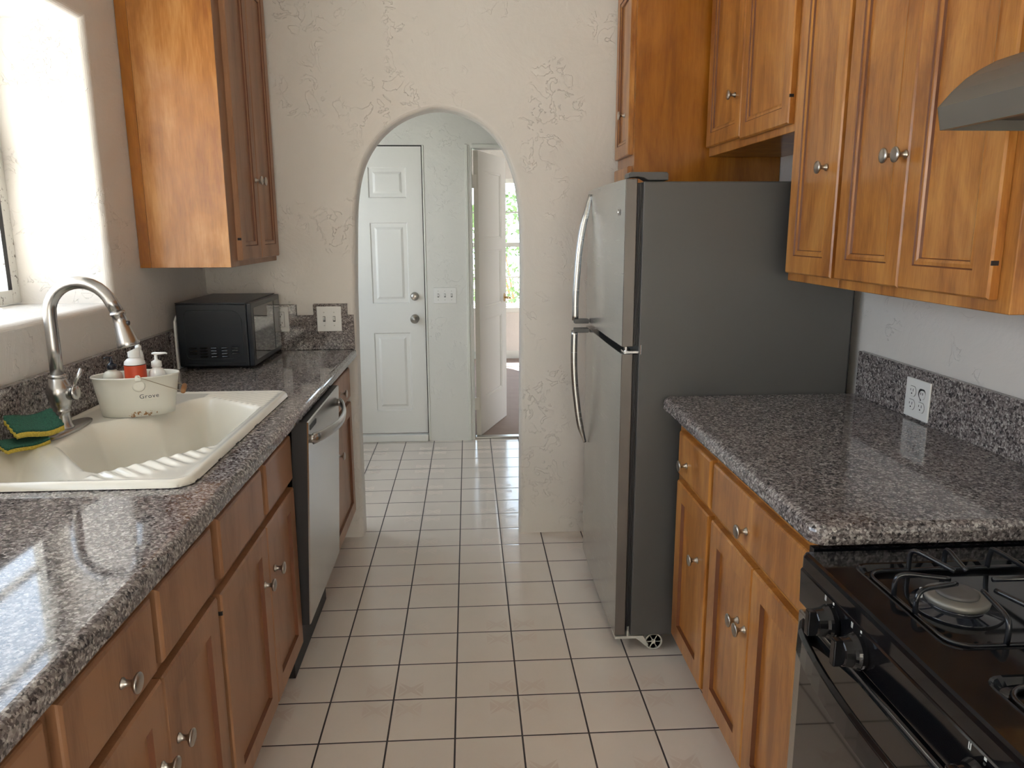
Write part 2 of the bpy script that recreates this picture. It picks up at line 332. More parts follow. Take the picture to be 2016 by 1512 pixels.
def cab(loc, box_, label, mat, fronts, xf, sg, group=None, toe=None, name='cabinet', side_mat=None, hollow=None):
    """box_ = (y0,y1,z0,z1,xback); fronts = list of (kind,y0,y1,z0,z1,knob(y,z)|None,hinge (y,z)|None)"""
    t = thing(name, loc, label, 'cabinet', group); y0, y1, z0, z1, xb = box_
    fx = xf+sg*.0205
    bm = B()
    if hollow:
        box(bm, min(fx, xb), max(fx, xb), y0, y1, z0, hollow); box(bm, min(fx, fx+sg*.018), max(fx, fx+sg*.018), y0, y1, hollow+.0002, z1)
    else: box(bm, min(fx, xb), max(fx, xb), y0, y1, z0, z1)
    if toe is not None:
        fx2 = fx+sg*.07; box(bm, min(fx2, xb), max(fx2, xb), y0+.001, y1-.001, 0.001, z0-.0003)
    obj('carcass', bm, side_mat or mat, t, bevel=.0015, seg=1)
    for k, a, b, c, d, kn, hg in fronts:
        bm = B()
        rg = {'door': DOORR, 'bdoor': BASER, 'drawer': DRAWR}[k]
        front(bm, 'X', xf, sg, a, b, c, d, rg)
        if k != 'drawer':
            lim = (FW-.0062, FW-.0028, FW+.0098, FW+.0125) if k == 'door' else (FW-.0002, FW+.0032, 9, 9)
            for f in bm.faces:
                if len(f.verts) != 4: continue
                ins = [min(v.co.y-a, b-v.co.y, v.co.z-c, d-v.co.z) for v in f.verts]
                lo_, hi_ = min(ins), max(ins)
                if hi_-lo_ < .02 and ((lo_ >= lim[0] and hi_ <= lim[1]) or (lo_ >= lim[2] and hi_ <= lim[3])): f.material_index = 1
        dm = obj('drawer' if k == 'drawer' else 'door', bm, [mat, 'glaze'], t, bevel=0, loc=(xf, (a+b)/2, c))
        if kn: knob(xf, kn[0], kn[1], sg, dm)
        if hg: hinge(xf, hg[0], hg[1], sg, dm)
    return t
def struct(name, bm, mat, **k):
    o = obj(name, bm, mat, **k); o['kind'] = 'structure'; return o

# ------------------------------------------------------------------ room shell
YA, YAB, YF = 3.53, 3.65, 5.24
XL, XR, CZ = -1.19, 1.30, 2.72
YB = -2.3
struct('floor', bx(XL-.3, XR+.3, YB-.15, 5.275, -.1, 0), 'tile')
struct('ceiling', bx(XL-.5, XR+.3, YB-.15, YF+.12, CZ, CZ+.1), 'ceil')
# left wall with deep window recess: opening Y 1.45-2.61, z 1.24-2.13
WY0, WY1, WZ0, WZ1, XO = -.05, 2.61, 1.243, 2.13, -1.56
bm = B()
def wall_with_hole(bm, axis, a0, a1, u0, u1, z0, z1, h, r=0.0):
    """slab between a0..a1 on axis with rectangular hole h=(u0,u1,z0,z1); edges of the hole rounded on the a1 side by r"""
    def P(u, z, a): return (a, u, z) if axis == 'X' else (u, a, z)
    def rect(e, a): return [P(h[0]-e, h[2]-e, a), P(h[1]+e, h[2]-e, a), P(h[1]+e, h[3]+e, a), P(h[0]-e, h[3]+e, a)]
    outer1 = [P(u0, z0, a1), P(u1, z0, a1), P(u1, z1, a1), P(u0, z1, a1)]
    outer0 = [P(u0, z0, a0), P(u1, z0, a0), P(u1, z1, a0), P(u0, z1, a0)]
    sgn = 1 if a1 > a0 else -1
    lp = [outer0, outer1]
    if r:
        for k in range(7):
            t = k/6*pi/2; lp.append(rect(r*(1-sin(t)), a1-sgn*r*(1-cos(t))))
    else: lp.append(rect(0, a1))
    lp.append(rect(0, a0)); lp.append(outer0)
    rings(bm, lp); bmesh.ops.remove_doubles(bm, verts=bm.verts, dist=1e-5); bmesh.ops.recalc_face_normals(bm, faces=bm.faces)
wall_with_hole(bm, 'X', XO, XL, YB-.15, YA+.05, 0, CZ, (WY0, WY1, WZ0, WZ1), .022)
struct('wall_left', bm, 'plaster')
struct('wall_right', bx(XR, XR+.15, YB-.15, YF+.12, 0, CZ), 'plaster')
bm = B(); wall_with_hole(bm, 'Y', YB-.15, YB, XL, XR, 0, CZ, (-.85, 1.05, .04, 2.15)); struct('wall_back', bm, 'plaster')
# arch wall
arch = [(-.532, .0), (-.529, .6), (-.521, 1.2), (-.512, 1.42), (-.500, 1.60), (-.470, 1.74), (-.415, 1.845), (-.33, 1.93), (-.23, 1.982), (-.122, 2.003), (-.02, 1.985), (.075, 1.937), (.145, 1.865), (.193, 1.77), (.224, 1.66), (.240, 1.50), (.243, 1.3), (.240, .8), (.236, .0)]
ap = [arch[0], arch[1], arch[2]]+[(v.x, v.y) for v in smooth_path([(a, b, 0) for a, b in arch[3:-2]], 5)]+[arch[-2], arch[-1]]
def arch_loop(e, y):
    out = []
    n = len(ap)
    for i, (x, z) in enumerate(ap):
        p, q = ap[max(i-1, 0)], ap[min(i+1, n-1)]; tx, tz = q[0]-p[0], q[1]-p[1]; l = math.hypot(tx, tz)
        nx, nz = -tz/l, tx/l
        if i in (0, n-1): nx, nz = (-1 if i == 0 else 1), 0
        out.append((x+nx*e, y, z+nz*e))
    return out
bm = B()
def out_loop(y):  # outer wall outline point matched to each arch point
    o = []; n = len(ap)
    for i, (x, z) in enumerate(ap):
        if i < 3: o.append((XL, y, [0, .9, 1.8][i]))
        elif i >= n-2: o.append((XR, y, [1.3, 0][i-(n-2)]))
        else:
            t = (i-3)/(n-6)
            # walk XL,1.8 -> XL,CZ -> XR,CZ -> XR,1.8
            per = [(XL, 1.8), (XL, CZ), (XR, CZ), (XR, 1.8)]
            o.append(None)
    idx = [i for i in range(n) if o[i] is None]; m = len(idx)
    i1, i2 = int(m*.28), int(m*.72)
    for k, i in enumerate(idx):
        if k <= i1: o[i] = (XL, y, 1.8+(CZ-1.8)*(k/i1))
        elif k <= i2: o[i] = (XL+(XR-XL)*((k-i1)/(i2-i1)), y, CZ)
        else: o[i] = (XR, y, CZ-(CZ-1.4)*((k-i2)/(m-i2)))
    return o
lp = [out_loop(YA)]
r = .022
for k in range(6):
    t = k/5*pi/2; lp.append(arch_loop(r*(1-sin(t)), YA+r*(1-cos(t))))
for k in range(6):
    t = k/5*pi/2; lp.append(arch_loop(r*(1-cos(t)), YAB-r*(1-sin(t))))
lp.append(out_loop(YAB))
rings(bm, lp, close=False)
struct('wall_front', bm, 'plaster')
# hall
bm = B(); wall_with_hole(bm, 'X', XO, XL-.16, YAB, YF+.12, 0, CZ, (3.95, 4.95, .9, 2.1)); struct('wall_hall_left', bm, 'hallplaster')
D2 = (.028, .80, 2.012)     # bedroom door opening x0,x1,top
D1 = (-1.13, -.297, 2.03)
bm = B()
for a in ((XL-.2, D1[0], 0, CZ), (D1[0], D1[1], D1[2], CZ), (D1[1], D2[0], 0, CZ), (D2[0], D2[1], D2[2], CZ), (D2[1], XR, 0, CZ)):
    box(bm, a[0], a[1], YF, YF+.12, a[2], a[3])
struct('wall_far', bm, 'hallplaster')
struct('trim_1', bx(-.2970, -.284, YF-.004, YF+.05, .0, 2.03), 'trim', bevel=.004)
bm = B(); box(bm, -.014, .006, YF-.010, YF+.06, 0, 2.035); box(bm, .006, .018, YF-.004, YF+.10, 0, 2.03); box(bm, .018, .034, YF+.008, YF+.125, 0, 2.018)
struct('trim_2', bm, 'trim', bevel=.003)
struct('trim_3', bx(.034, .80, YF-.010, YF+.125, 2.010, 2.035), 'trim', bevel=.003)
struct('trim_4', bx(.034, .80, YF+.03, YF+.09, 0.0005, .014), 'seal', bevel=.004)
struct('trim_5', bx(-1.13, -.300, YF-.020, YF+.04, .0005, .052), 'doorw', bevel=.006)
# six panel exterior door
d1 = struct('door_1', B(), 'doorw') if False else None
bm = B(); yd = YF+.022
xs = [-1.115, -1.005, -.765, -.660, -.408, -.304]; zs = [.058, .222, .778, .982, 1.528, 1.690, 1.890, 2.022]
RP = [(0, 0), (.006, .007), (.030, .007), (.046, .001), (.05, .001)]
for i in range(5):
    for j in range(7):
        if i in (1, 3) and j in (1, 3, 5):
            front(bm, 'Y', yd, 1, xs[i], xs[i+1], zs[j], zs[j+1], RP)
        else:
            v = [bm.verts.new((x, yd, z)) for x, z in ((xs[i], zs[j]), (xs[i+1], zs[j]), (xs[i+1], zs[j+1]), (xs[i], zs[j+1]))]; bm.faces.new(v)
bmesh.ops.delete(bm, geom=[f for f in bm.faces if len(f.verts) == 4 and abs(f.calc_area()) > 0 and all(abs(v.co.y-yd) < 1e-6 for v in f.verts) and (lambda c: any(abs(c.x-(xs[i]+xs[i+1])/2) < 1e-3 and abs(c.z-(zs[j]+zs[j+1])/2) < 1e-3 for i in (1, 3) for j in (1, 3, 5)))(f.calc_center_median())], context='FACES_ONLY')
bmesh.ops.remove_doubles(bm, verts=bm.verts, dist=1e-5)
bmesh.ops.recalc_face_normals(bm, faces=bm.faces)
box(bm, xs[0], xs[-1], yd+.009, yd+.04, zs[0], zs[-1])
door1 = struct('door_1', bm, 'doorw', loc=(-.7, yd, .06))
def dknob(name, x, z, prof, mat='nickel', lab=None):
    bm = B(); lathe(bm, [(r, yd-h) for r, h in prof], (x, 0, z), 'Y', 28); return obj(name, bm, mat, door1, True, label=lab)
dknob('deadbolt', -.371, 1.030, [(.029, 0), (.029, .006), (.025, .012), (.024, .028), (.021, .031), (.001, .032)])
dknob('door_knob', -.374, .876, [(.030, 0), (.030, .005), (.014, .009), (.013, .022), (.027, .034), (.030, .047), (.025, .058), (.012, .061), (.011, .066), (.001, .067)])
bm = B(); box(bm, -.3036, -.2974, yd+.004, yd+.02, .056, 2.0285); box(bm, -1.115, -.3037, yd+.004, yd+.02, 2.0225, 2.0285); obj('gap_shade', bm, 'slot', door1, label='dark strip standing in for the shaded gap around the door')  # dark strip paints the shade inside the door gap
obj('strike_plate', bx(-.2975, -.2955, yd-.018, yd+.01, .84, .90), 'seal', door1)
# bedroom door, swung open
ang = math.atan2(.594, .215); dx, dy = cos(ang), sin(ang); nx, ny = dy, -dx      # face normal towards +x,-y side
L2, T2 = .634, .034
hx, hy = .064, 5.318
bm = B()
def DP(u, w, z): return (hx+.012+dx*u-nx*w, hy+dy*u-ny*w, z)
def rect2(u0, u1, z0, z1, w): return [DP(u0, w, z0), DP(u1, w, z0), DP(u1, w, z1), DP(u0, w, z1)]
us = [0, .12, .52, L2]; zz = [.012, .24, .95, 1.02, 1.40, 1.44, 1.93, 2.004]
zz = [.012, .27, .845, .93, 1.335, 1.415, 1.88, 2.004]
for w0, sgn in ((0, 1), (T2, -1)):
    for i in range(3):
        for j in range(7):
            if i == 1 and j in (1, 3, 5):
                lo = [rect2(us[i]+e, us[i+1]-e, zz[j]+e, zz[j+1]-e, w0+sgn*d) for e, d in ((0, 0), (.004, .004), (.012, .006), (.014, .012), (.02, .012))]
                rings(bm, lo, cap1=True)
            else: bm.faces.new([bm.verts.new(p) for p in rect2(us[i], us[i+1], zz[j], zz[j+1], w0)])
for a, b in (((0, 0), (0, T2)), ((L2, 0), (L2, T2))):
    bm.faces.new([bm.verts.new(p) for p in (DP(a[0], a[1], zz[0]), DP(b[0], b[1], zz[0]), DP(b[0], b[1], zz[-1]), DP(a[0], a[1], zz[-1]))])
for z in (zz[0], zz[-1]):
    bm.faces.new([bm.verts.new(p) for p in (DP(0, 0, z), DP(L2, 0, z), DP(L2, T2, z), DP(0, T2, z))])
bmesh.ops.remove_doubles(bm, verts=bm.verts, dist=1e-5); bmesh.ops.recalc_face_normals(bm, faces=bm.faces)
door2 = struct('door_2', bm, 'doorc', loc=(hx, hy, .012))
bm = B(); c = Vector(DP(L2-.05, 0, .965)); n3 = Vector((nx, ny, 0)); d3 = Vector((dx, dy, 0))
tube(bm, [c, c+n3*.004, c+n3*.006], [.026, .026, .022], 20, (.75, 1.25)); tube(bm, [c+n3*.004, c+n3*.045], .008, 12)
tube(bm, [c+n3*.038-d3*.0, c+n3*.045, c+n3*.05-d3*.03, c+n3*.046-d3*.075], [.010, .010, .009, .007], 12)
obj('door_handle', bm, 'brass', door2, True, label='brass lever handle')
bm = B()
for z in (.25, 1.8): bm = B(); box(bm, hx-.040, hx+.0, hy-.012, hy+.004, z-.045, z+.045); obj('hinge', bm, 'doorc', door2)
bm = B(); box(bm, .008, .034, YF+.04, YF+.07, .012, .034); obj('stop', bm, 'dark', door2)
# bedroom shell
struct('floor_bedroom', bx(-1.6, 2.4, 5.275, 8.85, -.1, .004), 'carpet')
bm = B(); wall_with_hole(bm, 'Y', 8.85, 8.70, -1.6, 2.4, 0, 2.5, (-.10, 1.2, .600, 2.03)); struct('wall_bedroom_far', bm, 'plaster')
struct('wall_bedroom_left', bx(-1.75, -1.6, 5.36, 8.85, 0, 2.5), 'plaster'); struct('wall_bedroom_right', bx(2.4, 2.55, 5.36, 8.85, 0, 2.5), 'plaster')
struct('ceiling_bedroom', bx(-1.75, 2.55, 5.36, 8.85, 2.5, 2.6), 'ceil')
struct('baseboard_bedroom', bx(-1.6, 2.4, 8.685, 8.70, .004, .095), 'trim', bevel=.003)
def window(name, axis, a, u0, u1, z0, z1, us_, zs_, mat='trim', fw=.04, th=.035, mw=.018, sash=None):
    t = None
    def bb(bm, x0, x1, w0, w1, q0, q1):
        if axis == 'X': box(bm, w0, w1, x0, x1, q0, q1)
        else: box(bm, x0, x1, w0, w1, q0, q1)
    bm = B()
    bb(bm, u0, u0+fw, a, a+th, z0, z1); bb(bm, u1-fw, u1, a, a+th, z0, z1); bb(bm, u0+fw, u1-fw, a, a+th, z0, z0+fw); bb(bm, u0+fw, u1-fw, a, a+th, z1-fw, z1)
    fr = struct(name, bm, mat, bevel=.003)
    bm = B()
    for u in us_: bb(bm, u-mw/2, u+mw/2, a+.006, a+.026, z0+fw, z1-fw)
    for z, w in zs_: bb(bm, u0+fw, u1-fw, a+.004, a+.028, z-w/2, z+w/2)
    obj('window_bars', bm, mat, fr)
    bm = B(); bb(bm, u0+fw*.8, u1-fw*.8, a+.014, a+.018, z0+fw*.8, z1-fw*.8); obj('pane', bm, 'glass_dim' if axis == 'X' and a > -1.54 else 'glass', fr)
    return fr
wf = window('window_1', 'X', -1.535, WY0, WY1, WZ0+.005, WZ1, (1.72, .83, 2.17, 1.28, .39), ((1.545, .018), (1.84, .018)), 'frame', .045, .05)
bm = B(); box(bm, -1.484, -1.478, 2.548, 2.572, 1.60, 1.78); box(bm, -1.484, -1.470, 2.552, 2.566, 1.66, 1.74); obj('latch', bm, 'frame', wf)
bm = B(); box(bm, -1.486, -1.4845, 2.545, 2.565, WZ0+.05, WZ1-.04); obj('seal_strip', bm, 'dark', wf)
window('fill_window', 'Y', YB-.10, -.85, 1.05, .04, 2.15, (.1,), (), 'trim', .06, .035, .09)  # unseen, sized for the fill light it throws on the floor
window('window_3', 'X', XO+.05, 3.95, 4.95, .9, 2.1, (), ((1.5, .04),))
wb = window('window_4', 'Y', 8.76, -.10, 1.2, .600, 2.03, (), ((1.668, .018), (1.308, .05), (.9425, .018)))
bm = B(); box(bm, -.16, 1.26, 8.665, 8.70, .545, .60); obj('window_sill', bm, 'trim', wb, bevel=.004)
# outside ground, shrubs and added sunlight reflectors
gm = bx(-30, 30, -25, 40, -.35, -.30); g = struct('ground', gm, 'grass')
struct('patio', bx(-6, 6, -7.0, YB-.16, -.2995, -.06), 'tan')
struct('path', bx(-9, -1.57, -6, 3.2, -.2995, -.15), 'conc')  # unseen pale slab, added to bounce sunlight up through the sink window
wg = struct('bounce_wall', bx(-9, 9, -7.2, -7.0, -.3, 4.2), 'tan')  # unseen wall, added to reflect warm sunlight into the back opening
def shrub(name, c, r, h, n, label, seed):
    rd = random.Random(seed); t = thing(name, c, label, 'shrub')
    bm = B()
    for i in range(n):
        u = rd.random()*2*pi; v = rd.random()**.6; zz_ = rd.random()
        rr = r*math.sqrt(max(0, 1-((zz_-.45)/.6)**2))*(.7+.3*v)
        p = Vector((c[0]+cos(u)*rr, c[1]+sin(u)*rr, c[2]+.1+zz_*h)); s = .035+.03*rd.random()
        a = Vector((rd.gauss(0, 1), rd.gauss(0, 1), rd.gauss(0, 1))).normalized(); b = a.cross(Vector((rd.gauss(0, 1), rd.gauss(0, 1), rd.gauss(0, 1)))).normalized()
        bm.faces.new([bm.verts.new(q) for q in (p-a*s*1.3, p-b*s*.5, p+a*s*1.3, p+b*s*.5)])
    obj('foliage', bm, 'leaf', t)
    bm = B()
    for k in range(6):
        e = Vector((c[0]+cos(k)*r*.6, c[1]+sin(k)*r*.6, c[2]+h*.8)); tube(bm, [Vector((c[0]+cos(k)*.04, c[1]+sin(k)*.04, c[2])), e], [.025, .008], 6)
    obj('stems', bm, 'kraft', t)
shrub('shrub', (-3.2, 4.6, -.3), .9, 2.3, 5000, 'green garden shrub seen through the window beside the sink', 1)
shrub('shrub', (.9, 13.0, -.3), 1.3, 2.3, 3500, 'pale green shrub outside the far bedroom window', 2)

# ------------------------------------------------------------------ cabinets, right side
xr = .66; TOPF = .853
R1 = cab((.95, 1.62, 0), (1.302, 1.952, .118, .896, 1.285), 'wide honey wood base cabinet beside the black stove, with one drawer over two doors', 'wood',
    [('drawer', 1.312, 1.944, .712, TOPF, (1.678, .765), None),
     ('bdoor', 1.632, 1.940, .150, .690, (1.700, .520), None), ('bdoor', 1.320, 1.628, .150, .690, (1.652, .521), None)], xr, 1, toe=1, name='base_cabinet')
R2 = cab((.95, 2.15, 0), (1.954, 2.335, .118, .896, 1.285), 'narrow honey wood base cabinet next to the refrigerator, one drawer over one door', 'wood',
    [('drawer', 1.968, 2.285, .712, TOPF, (2.187, .767), None), ('bdoor', 1.968, 2.285, .150, .690, (2.041, .524), None)], xr, 1, toe=1, name='base_cabinet')
xu = .97; UB = 1.322; UT = 2.50
U1 = cab((1.14, 1.66, UB), (1.331, 1.985, UB, UT, XR-.002), 'wall cabinet with two tall honey wood doors and paired knobs, nearest the range hood', 'wood',
    [('door', 1.676, 1.977, 1.347, UT-.03, (1.735, 1.641), None), ('door', 1.367, 1.674, 1.347, UT-.03, (1.686, 1.639), (1.369, 1.415))], xu, 1, name='wall_cabinet')
U2 = cab((1.14, 2.15, UB), (1.987, 2.314, UB, UT, XR-.002), 'narrow single-door honey wood wall cabinet between the refrigerator-top cabinet and the two-door one', 'wood',
    [('door', 1.999, 2.292, 1.347, UT-.03, (2.066, 1.641), None)], xu, 1, name='wall_cabinet')
U3 = cab((1.14, 2.74, 1.767), (2.318, 3.168, 1.767, UT, XR-.002), 'short two-door honey wood wall cabinet above the refrigerator', 'wood',
    [('door', 2.345, 2.762, 1.790, UT-.03, None, (2.347, 1.871)), ('door', 2.766, 3.150, 1.800, UT-.03, (2.829, 1.952), None)], xu, 1, name='wall_cabinet')
P1 = cab((.98, 3.35, 0), (3.185, YA-.002, .11, UT, XR-.002), 'tall narrow honey wood pantry cabinet squeezed between refrigerator and arch wall', 'wood',
    [('door', 3.215, 3.505, 1.780, UT-.03, (3.300, 1.945), None), ('door', 3.215, 3.505, .16, 1.735, None, None)], .685-.02, 1, toe=1, name='pantry_cabinet', side_mat='woodd')
# ------------------------------------------------------------------ cabinets, left side
xl = -.56; LB = -1.16
cab((-.87, 3.2, 0), (2.905, YA-.003, .118, .896, LB), 'narrow base cabinet with one drawer and one door between dishwasher and arch wall', 'wood_shaded',
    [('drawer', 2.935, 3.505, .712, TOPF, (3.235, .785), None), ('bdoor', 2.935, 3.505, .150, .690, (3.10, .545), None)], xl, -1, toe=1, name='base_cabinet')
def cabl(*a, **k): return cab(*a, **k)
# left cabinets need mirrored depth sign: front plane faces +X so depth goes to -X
cab((-.87, 1.95, 0), (1.578, 2.318, .118, .896, LB), 'base cabinet under the sink with two false drawer fronts above two doors with paired knobs', 'wood_shaded',
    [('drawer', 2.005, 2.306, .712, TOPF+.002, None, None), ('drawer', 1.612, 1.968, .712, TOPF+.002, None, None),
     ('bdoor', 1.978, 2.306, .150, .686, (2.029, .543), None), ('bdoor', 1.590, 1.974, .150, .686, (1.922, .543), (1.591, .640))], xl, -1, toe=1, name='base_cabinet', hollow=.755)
cab((-.87, 1.25, 0), (.925, 1.576, .118, .896, LB), 'base cabinet with one knobbed drawer, one plain drawer and two doors, in the left foreground', 'wood_shaded',
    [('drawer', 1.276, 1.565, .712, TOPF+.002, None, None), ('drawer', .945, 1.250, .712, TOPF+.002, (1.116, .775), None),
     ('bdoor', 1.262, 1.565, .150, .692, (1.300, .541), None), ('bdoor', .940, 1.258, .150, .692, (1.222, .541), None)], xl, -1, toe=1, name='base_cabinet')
cab((-.87, .4, 0), (.15, .923, .118, .896, LB), 'base cabinet at the bottom left corner, mostly hidden below the worktop edge', 'wood_shaded',
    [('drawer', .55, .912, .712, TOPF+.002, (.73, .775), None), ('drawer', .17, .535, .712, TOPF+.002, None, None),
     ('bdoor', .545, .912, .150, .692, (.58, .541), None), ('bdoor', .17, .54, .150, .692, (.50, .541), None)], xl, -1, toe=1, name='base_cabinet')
CL = cab((-1.03, 3.19, 1.347), (2.853, YA-.003, 1.347, UT, XL+.002), 'tall honey wood wall cabinet with a pale figured side, above the microwave', 'wood_shaded',
    [('door', 2.935, 3.212, 1.369, UT-.03, (3.185, 1.676), (2.937, 1.448)), ('door', 3.216, 3.500, 1.369, UT-.03, (3.245, 1.676), None)], -.846, -1, name='wall_cabinet', side_mat='wood_shaded')
bm = B(); box(bm, -1.150, -.8665, 2.8505, 2.8525, 1.348, UT); obj('side_panel', bm, 'woodp', CL, label='pale streaky veneer side')
bm = B(); box(bm, -1.188, -1.150, 2.846, 2.8525, 1.348, UT); obj('scribe_strip', bm, 'woodd', CL, label='darker strip against the wall')

# ------------------------------------------------------------------ worktops
def worktop(name, outline, z0, z1, label, hole=None, r=.016):
    bm = B(); prism(bm, outline, 'Z', z0, z1)
    return bm
CT = .937
# left worktop, built as a ring of slabs around the sink cut-out, nosing along +X
def nose_slab(bm, x0, x1, y0, y1):
    """slab whose x1 edge is a bullnose"""
    z0, z1 = .897, CT; p = [(x0, z1), (x0, z0), (x1-.006, z0)]
    p += [(x1-.006+.006*sin(t), z0+.006-.006*cos(t)) for t in (pi/8, pi/4, 3*pi/8, pi/2)]
    p += [(x1-.018+.018*cos(t), z1-.018+.018*sin(t)) for t in [i*pi/12 for i in range(1, 7)]]
    prism(bm, p, 'Y', y0, y1)
bm = B()
SK = (-1.150, -.622, 1.600, 2.515)
nose_slab(bm, -.622, -.528, .12, YA-.002)
box(bm, XL+.001, -.622, .12, SK[2], .897, CT); box(bm, XL+.001, -.622, SK[3], YA-.002, .897, CT)
box(bm, XL+.001, SK[0], SK[2], SK[3], .897, CT)
bmesh.ops.remove_doubles(bm, verts=bm.verts, dist=1e-5)
wl = obj('worktop', bm, 'granite'); tag(wl, 'long speckled grey granite worktop on the left, holding the sink', 'worktop')
bm = B(); box(bm, XL+.001, -1.165, .12, YA-.023, CT+.0003, 1.095)
o = obj('backsplash', bm, 'granite', bevel=.002); tag(o, 'low speckled granite backsplash strip along the left wall behind the faucet', 'backsplash')
bm = B(); yb = YA-.022
pl = [(-1.1635, CT+.0003), (-.532, CT+.0003), (-.532, 1.097), (-.5595, 1.097), (-.5595, 1.149), (-.713, 1.149), (-.713, 1.097), (-.790, 1.097), (-.790, 1.146), (-.914, 1.146), (-.914, 1.097), (-1.1635, 1.097)]
prism(bm, pl, 'Y', yb, YA-.0005); o = obj('backsplash', bm, 'granite', bevel=.002); tag(o, 'granite backsplash on the arch wall, stepped up around the outlet and switches', 'backsplash')
# right worktop: rounded corner near left
def rr_outline():
    p = [(XR-.001, 1.286), (XR-.001, 2.405), (.655, 2.405)]
    p += [(.655+.022*cos(t), 2.383+.022*sin(t)) for t in (5*pi/8, 3*pi/4, 7*pi/8, pi)]
    p += [(.663+.030*cos(t), 1.316+.030*sin(t)) for t in [pi+i*pi/16 for i in range(0, 9)]]
    return p
def inset_outline(p, e):
    q = []
    for x, y in p:
        # only shrink the exposed left and near edges
        nx_, ny_ = x, y
        if x < .70: nx_ = x+e*min(1, (.663-x)/.030 if x < .663 else 0)
        if y < 1.33: ny_ = y+e*min(1, (1.316-y)/.030 if y < 1.316 else 0)
        q.append((nx_, ny_))
    return q
bm = B(); base = rr_outline(); lo = []
lo.append([(x, y, .897) for x, y in inset_outline(base, .006)])
for e, z in ((.0018, .8988), (0, .903), (0, .917), (.0007, .922), (.0027, .9272), (.0065, .9318), (.0115, .9350), (.018, CT)):
    lo.append([(x, y, z) for x, y in inset_outline(base, e)])
rings(bm, lo, cap0=True, cap1=True)
o = obj('worktop', bm, 'granite', smooth=False); tag(o, 'short speckled grey granite worktop with a rounded corner between refrigerator and stove', 'worktop')
bm = B(); box(bm, 1.280, XR-.001, 1.286, 2.393, CT+.0003, 1.084)
o = obj('backsplash', bm, 'granite', bevel=.002); tag(o, 'granite backsplash strip on the right wall under the two-door wall cabinet', 'backsplash')

# ------------------------------------------------------------------ refrigerator
fr = thing('refrigerator', (.85, 2.80, 0), 'stainless top-freezer refrigerator with dark grey side panels', 'refrigerator')
FY0, FY1 = 2.420, 3.180
obj('cabinet_body', bx(.5535, 1.262, FY0, FY1, .066, 1.626), 'fgrey', fr, bevel=.004, label='dark grey painted body')
obj('back_panel', bx(1.262, 1.275, FY0+.02, FY1-.02, .12, 1.60), 'dark', fr)
bm = B()
for z0, z1 in ((.085, 1.075), (1.105, 1.622)):
    box(bm, .5345, .5535, FY0+.008, FY1-.008, z0, z1)
    for k in range(3): box(bm, .5365+.006*k, .5395+.006*k, FY0+.004, FY0+.008, z0, z1)
obj('door_gasket', bm, 'dark', fr)
def fdoor(name, z0, z1):
    bm = B(); n = 12; pts = []
    for i in range(n+1):
        y = FY0+(FY1-FY0)*i/n; s = 1-(2*i/n-1)**2
        pts.append((.4975-.006*s, y))
    pts += [(.5345, FY1), (.5345, FY0)]
    prism(bm, pts, 'Z', z0, z1)
    for f in bm.faces:
        if f.calc_center_median().y < FY0+.001: f.material_index = 1
    return obj(name, bm, ['steel', 'fedge'], fr, bevel=.0025)
df = fdoor('freezer_door', 1.102, 1.634); dl = fdoor('refrigerator_door', .068, 1.078)
def bow(zt, pts, par):
    bm = B(); P = smooth_path([(x, 3.085, z) for x, z in pts], 6)
    tube(bm, P, [.0135*(.45+.55*min(1, i/8)) for i in range(len(P))], 14, (.62, 1.0) )
    return obj('handle', bm, 'steel', par, True)
h1 = bow(0, [(.492, 1.615), (.478, 1.55), (.462, 1.482), (.450, 1.40), (.4435, 1.32), (.4375, 1.22), (.4365, 1.112)], df)
h2 = bow(0, [(.486, .590), (.470, .64), (.4585, .69), (.4445, .792), (.4365, .88), (.4335, .966), (.4345, 1.070)], dl)
for z0, z1, p in ((1.100, 1.118, df), (1.062, 1.081, dl)):
    obj('handle_bracket', bx(.432, .492, 3.068, 3.102, z0, z1), 'fgrey', p, bevel=.003, label='dark grey bracket')
bm = B(); lathe(bm, [(.010, .4915), (.010, .4895), (.008, .4885), (.001, .4885)], (0, 2.508, 1.533), 'X', 20); obj('emblem', bm, 'chrome', df, True, label='small round chrome badge')
bm = B(); prism(bm, [(.508, 1.6375), (.508, 1.650), (.514, 1.655), (.628, 1.655), (.634, 1.650), (.634, 1.630), (.570, 1.630), (.556, 1.638), (.535, 1.641)], 'Y', 2.428, 2.50)
obj('hinge_cover', bm, 'fgrey', fr, bevel=.002)
bm = B(); box(bm, .505, .585, FY0+.004, FY0+.05, 1.080, 1.087); tube(bm, [(.515, FY0+.018, 1.078), (.515, FY0+.018, 1.100)], .007, 12); tube(bm, [(.56, FY0+.003, 1.076), (.56, FY0+.003, 1.108)], .004, 8)
obj('middle_hinge', bm, 'chrome', fr)
bm = B(); box(bm, .500, .60, FY0+.004, FY0+.055, .053, .0625); prism(bm, [(.56, .062), (.60, .062), (.622, .025), (.610, .022), (.585, .045)], 'Y', FY0+.006, FY0+.012); box(bm, .542, .548, FY0+.004, FY0+.012, .06, .10)
obj('bottom_hinge', bm, 'ccwhite', fr)
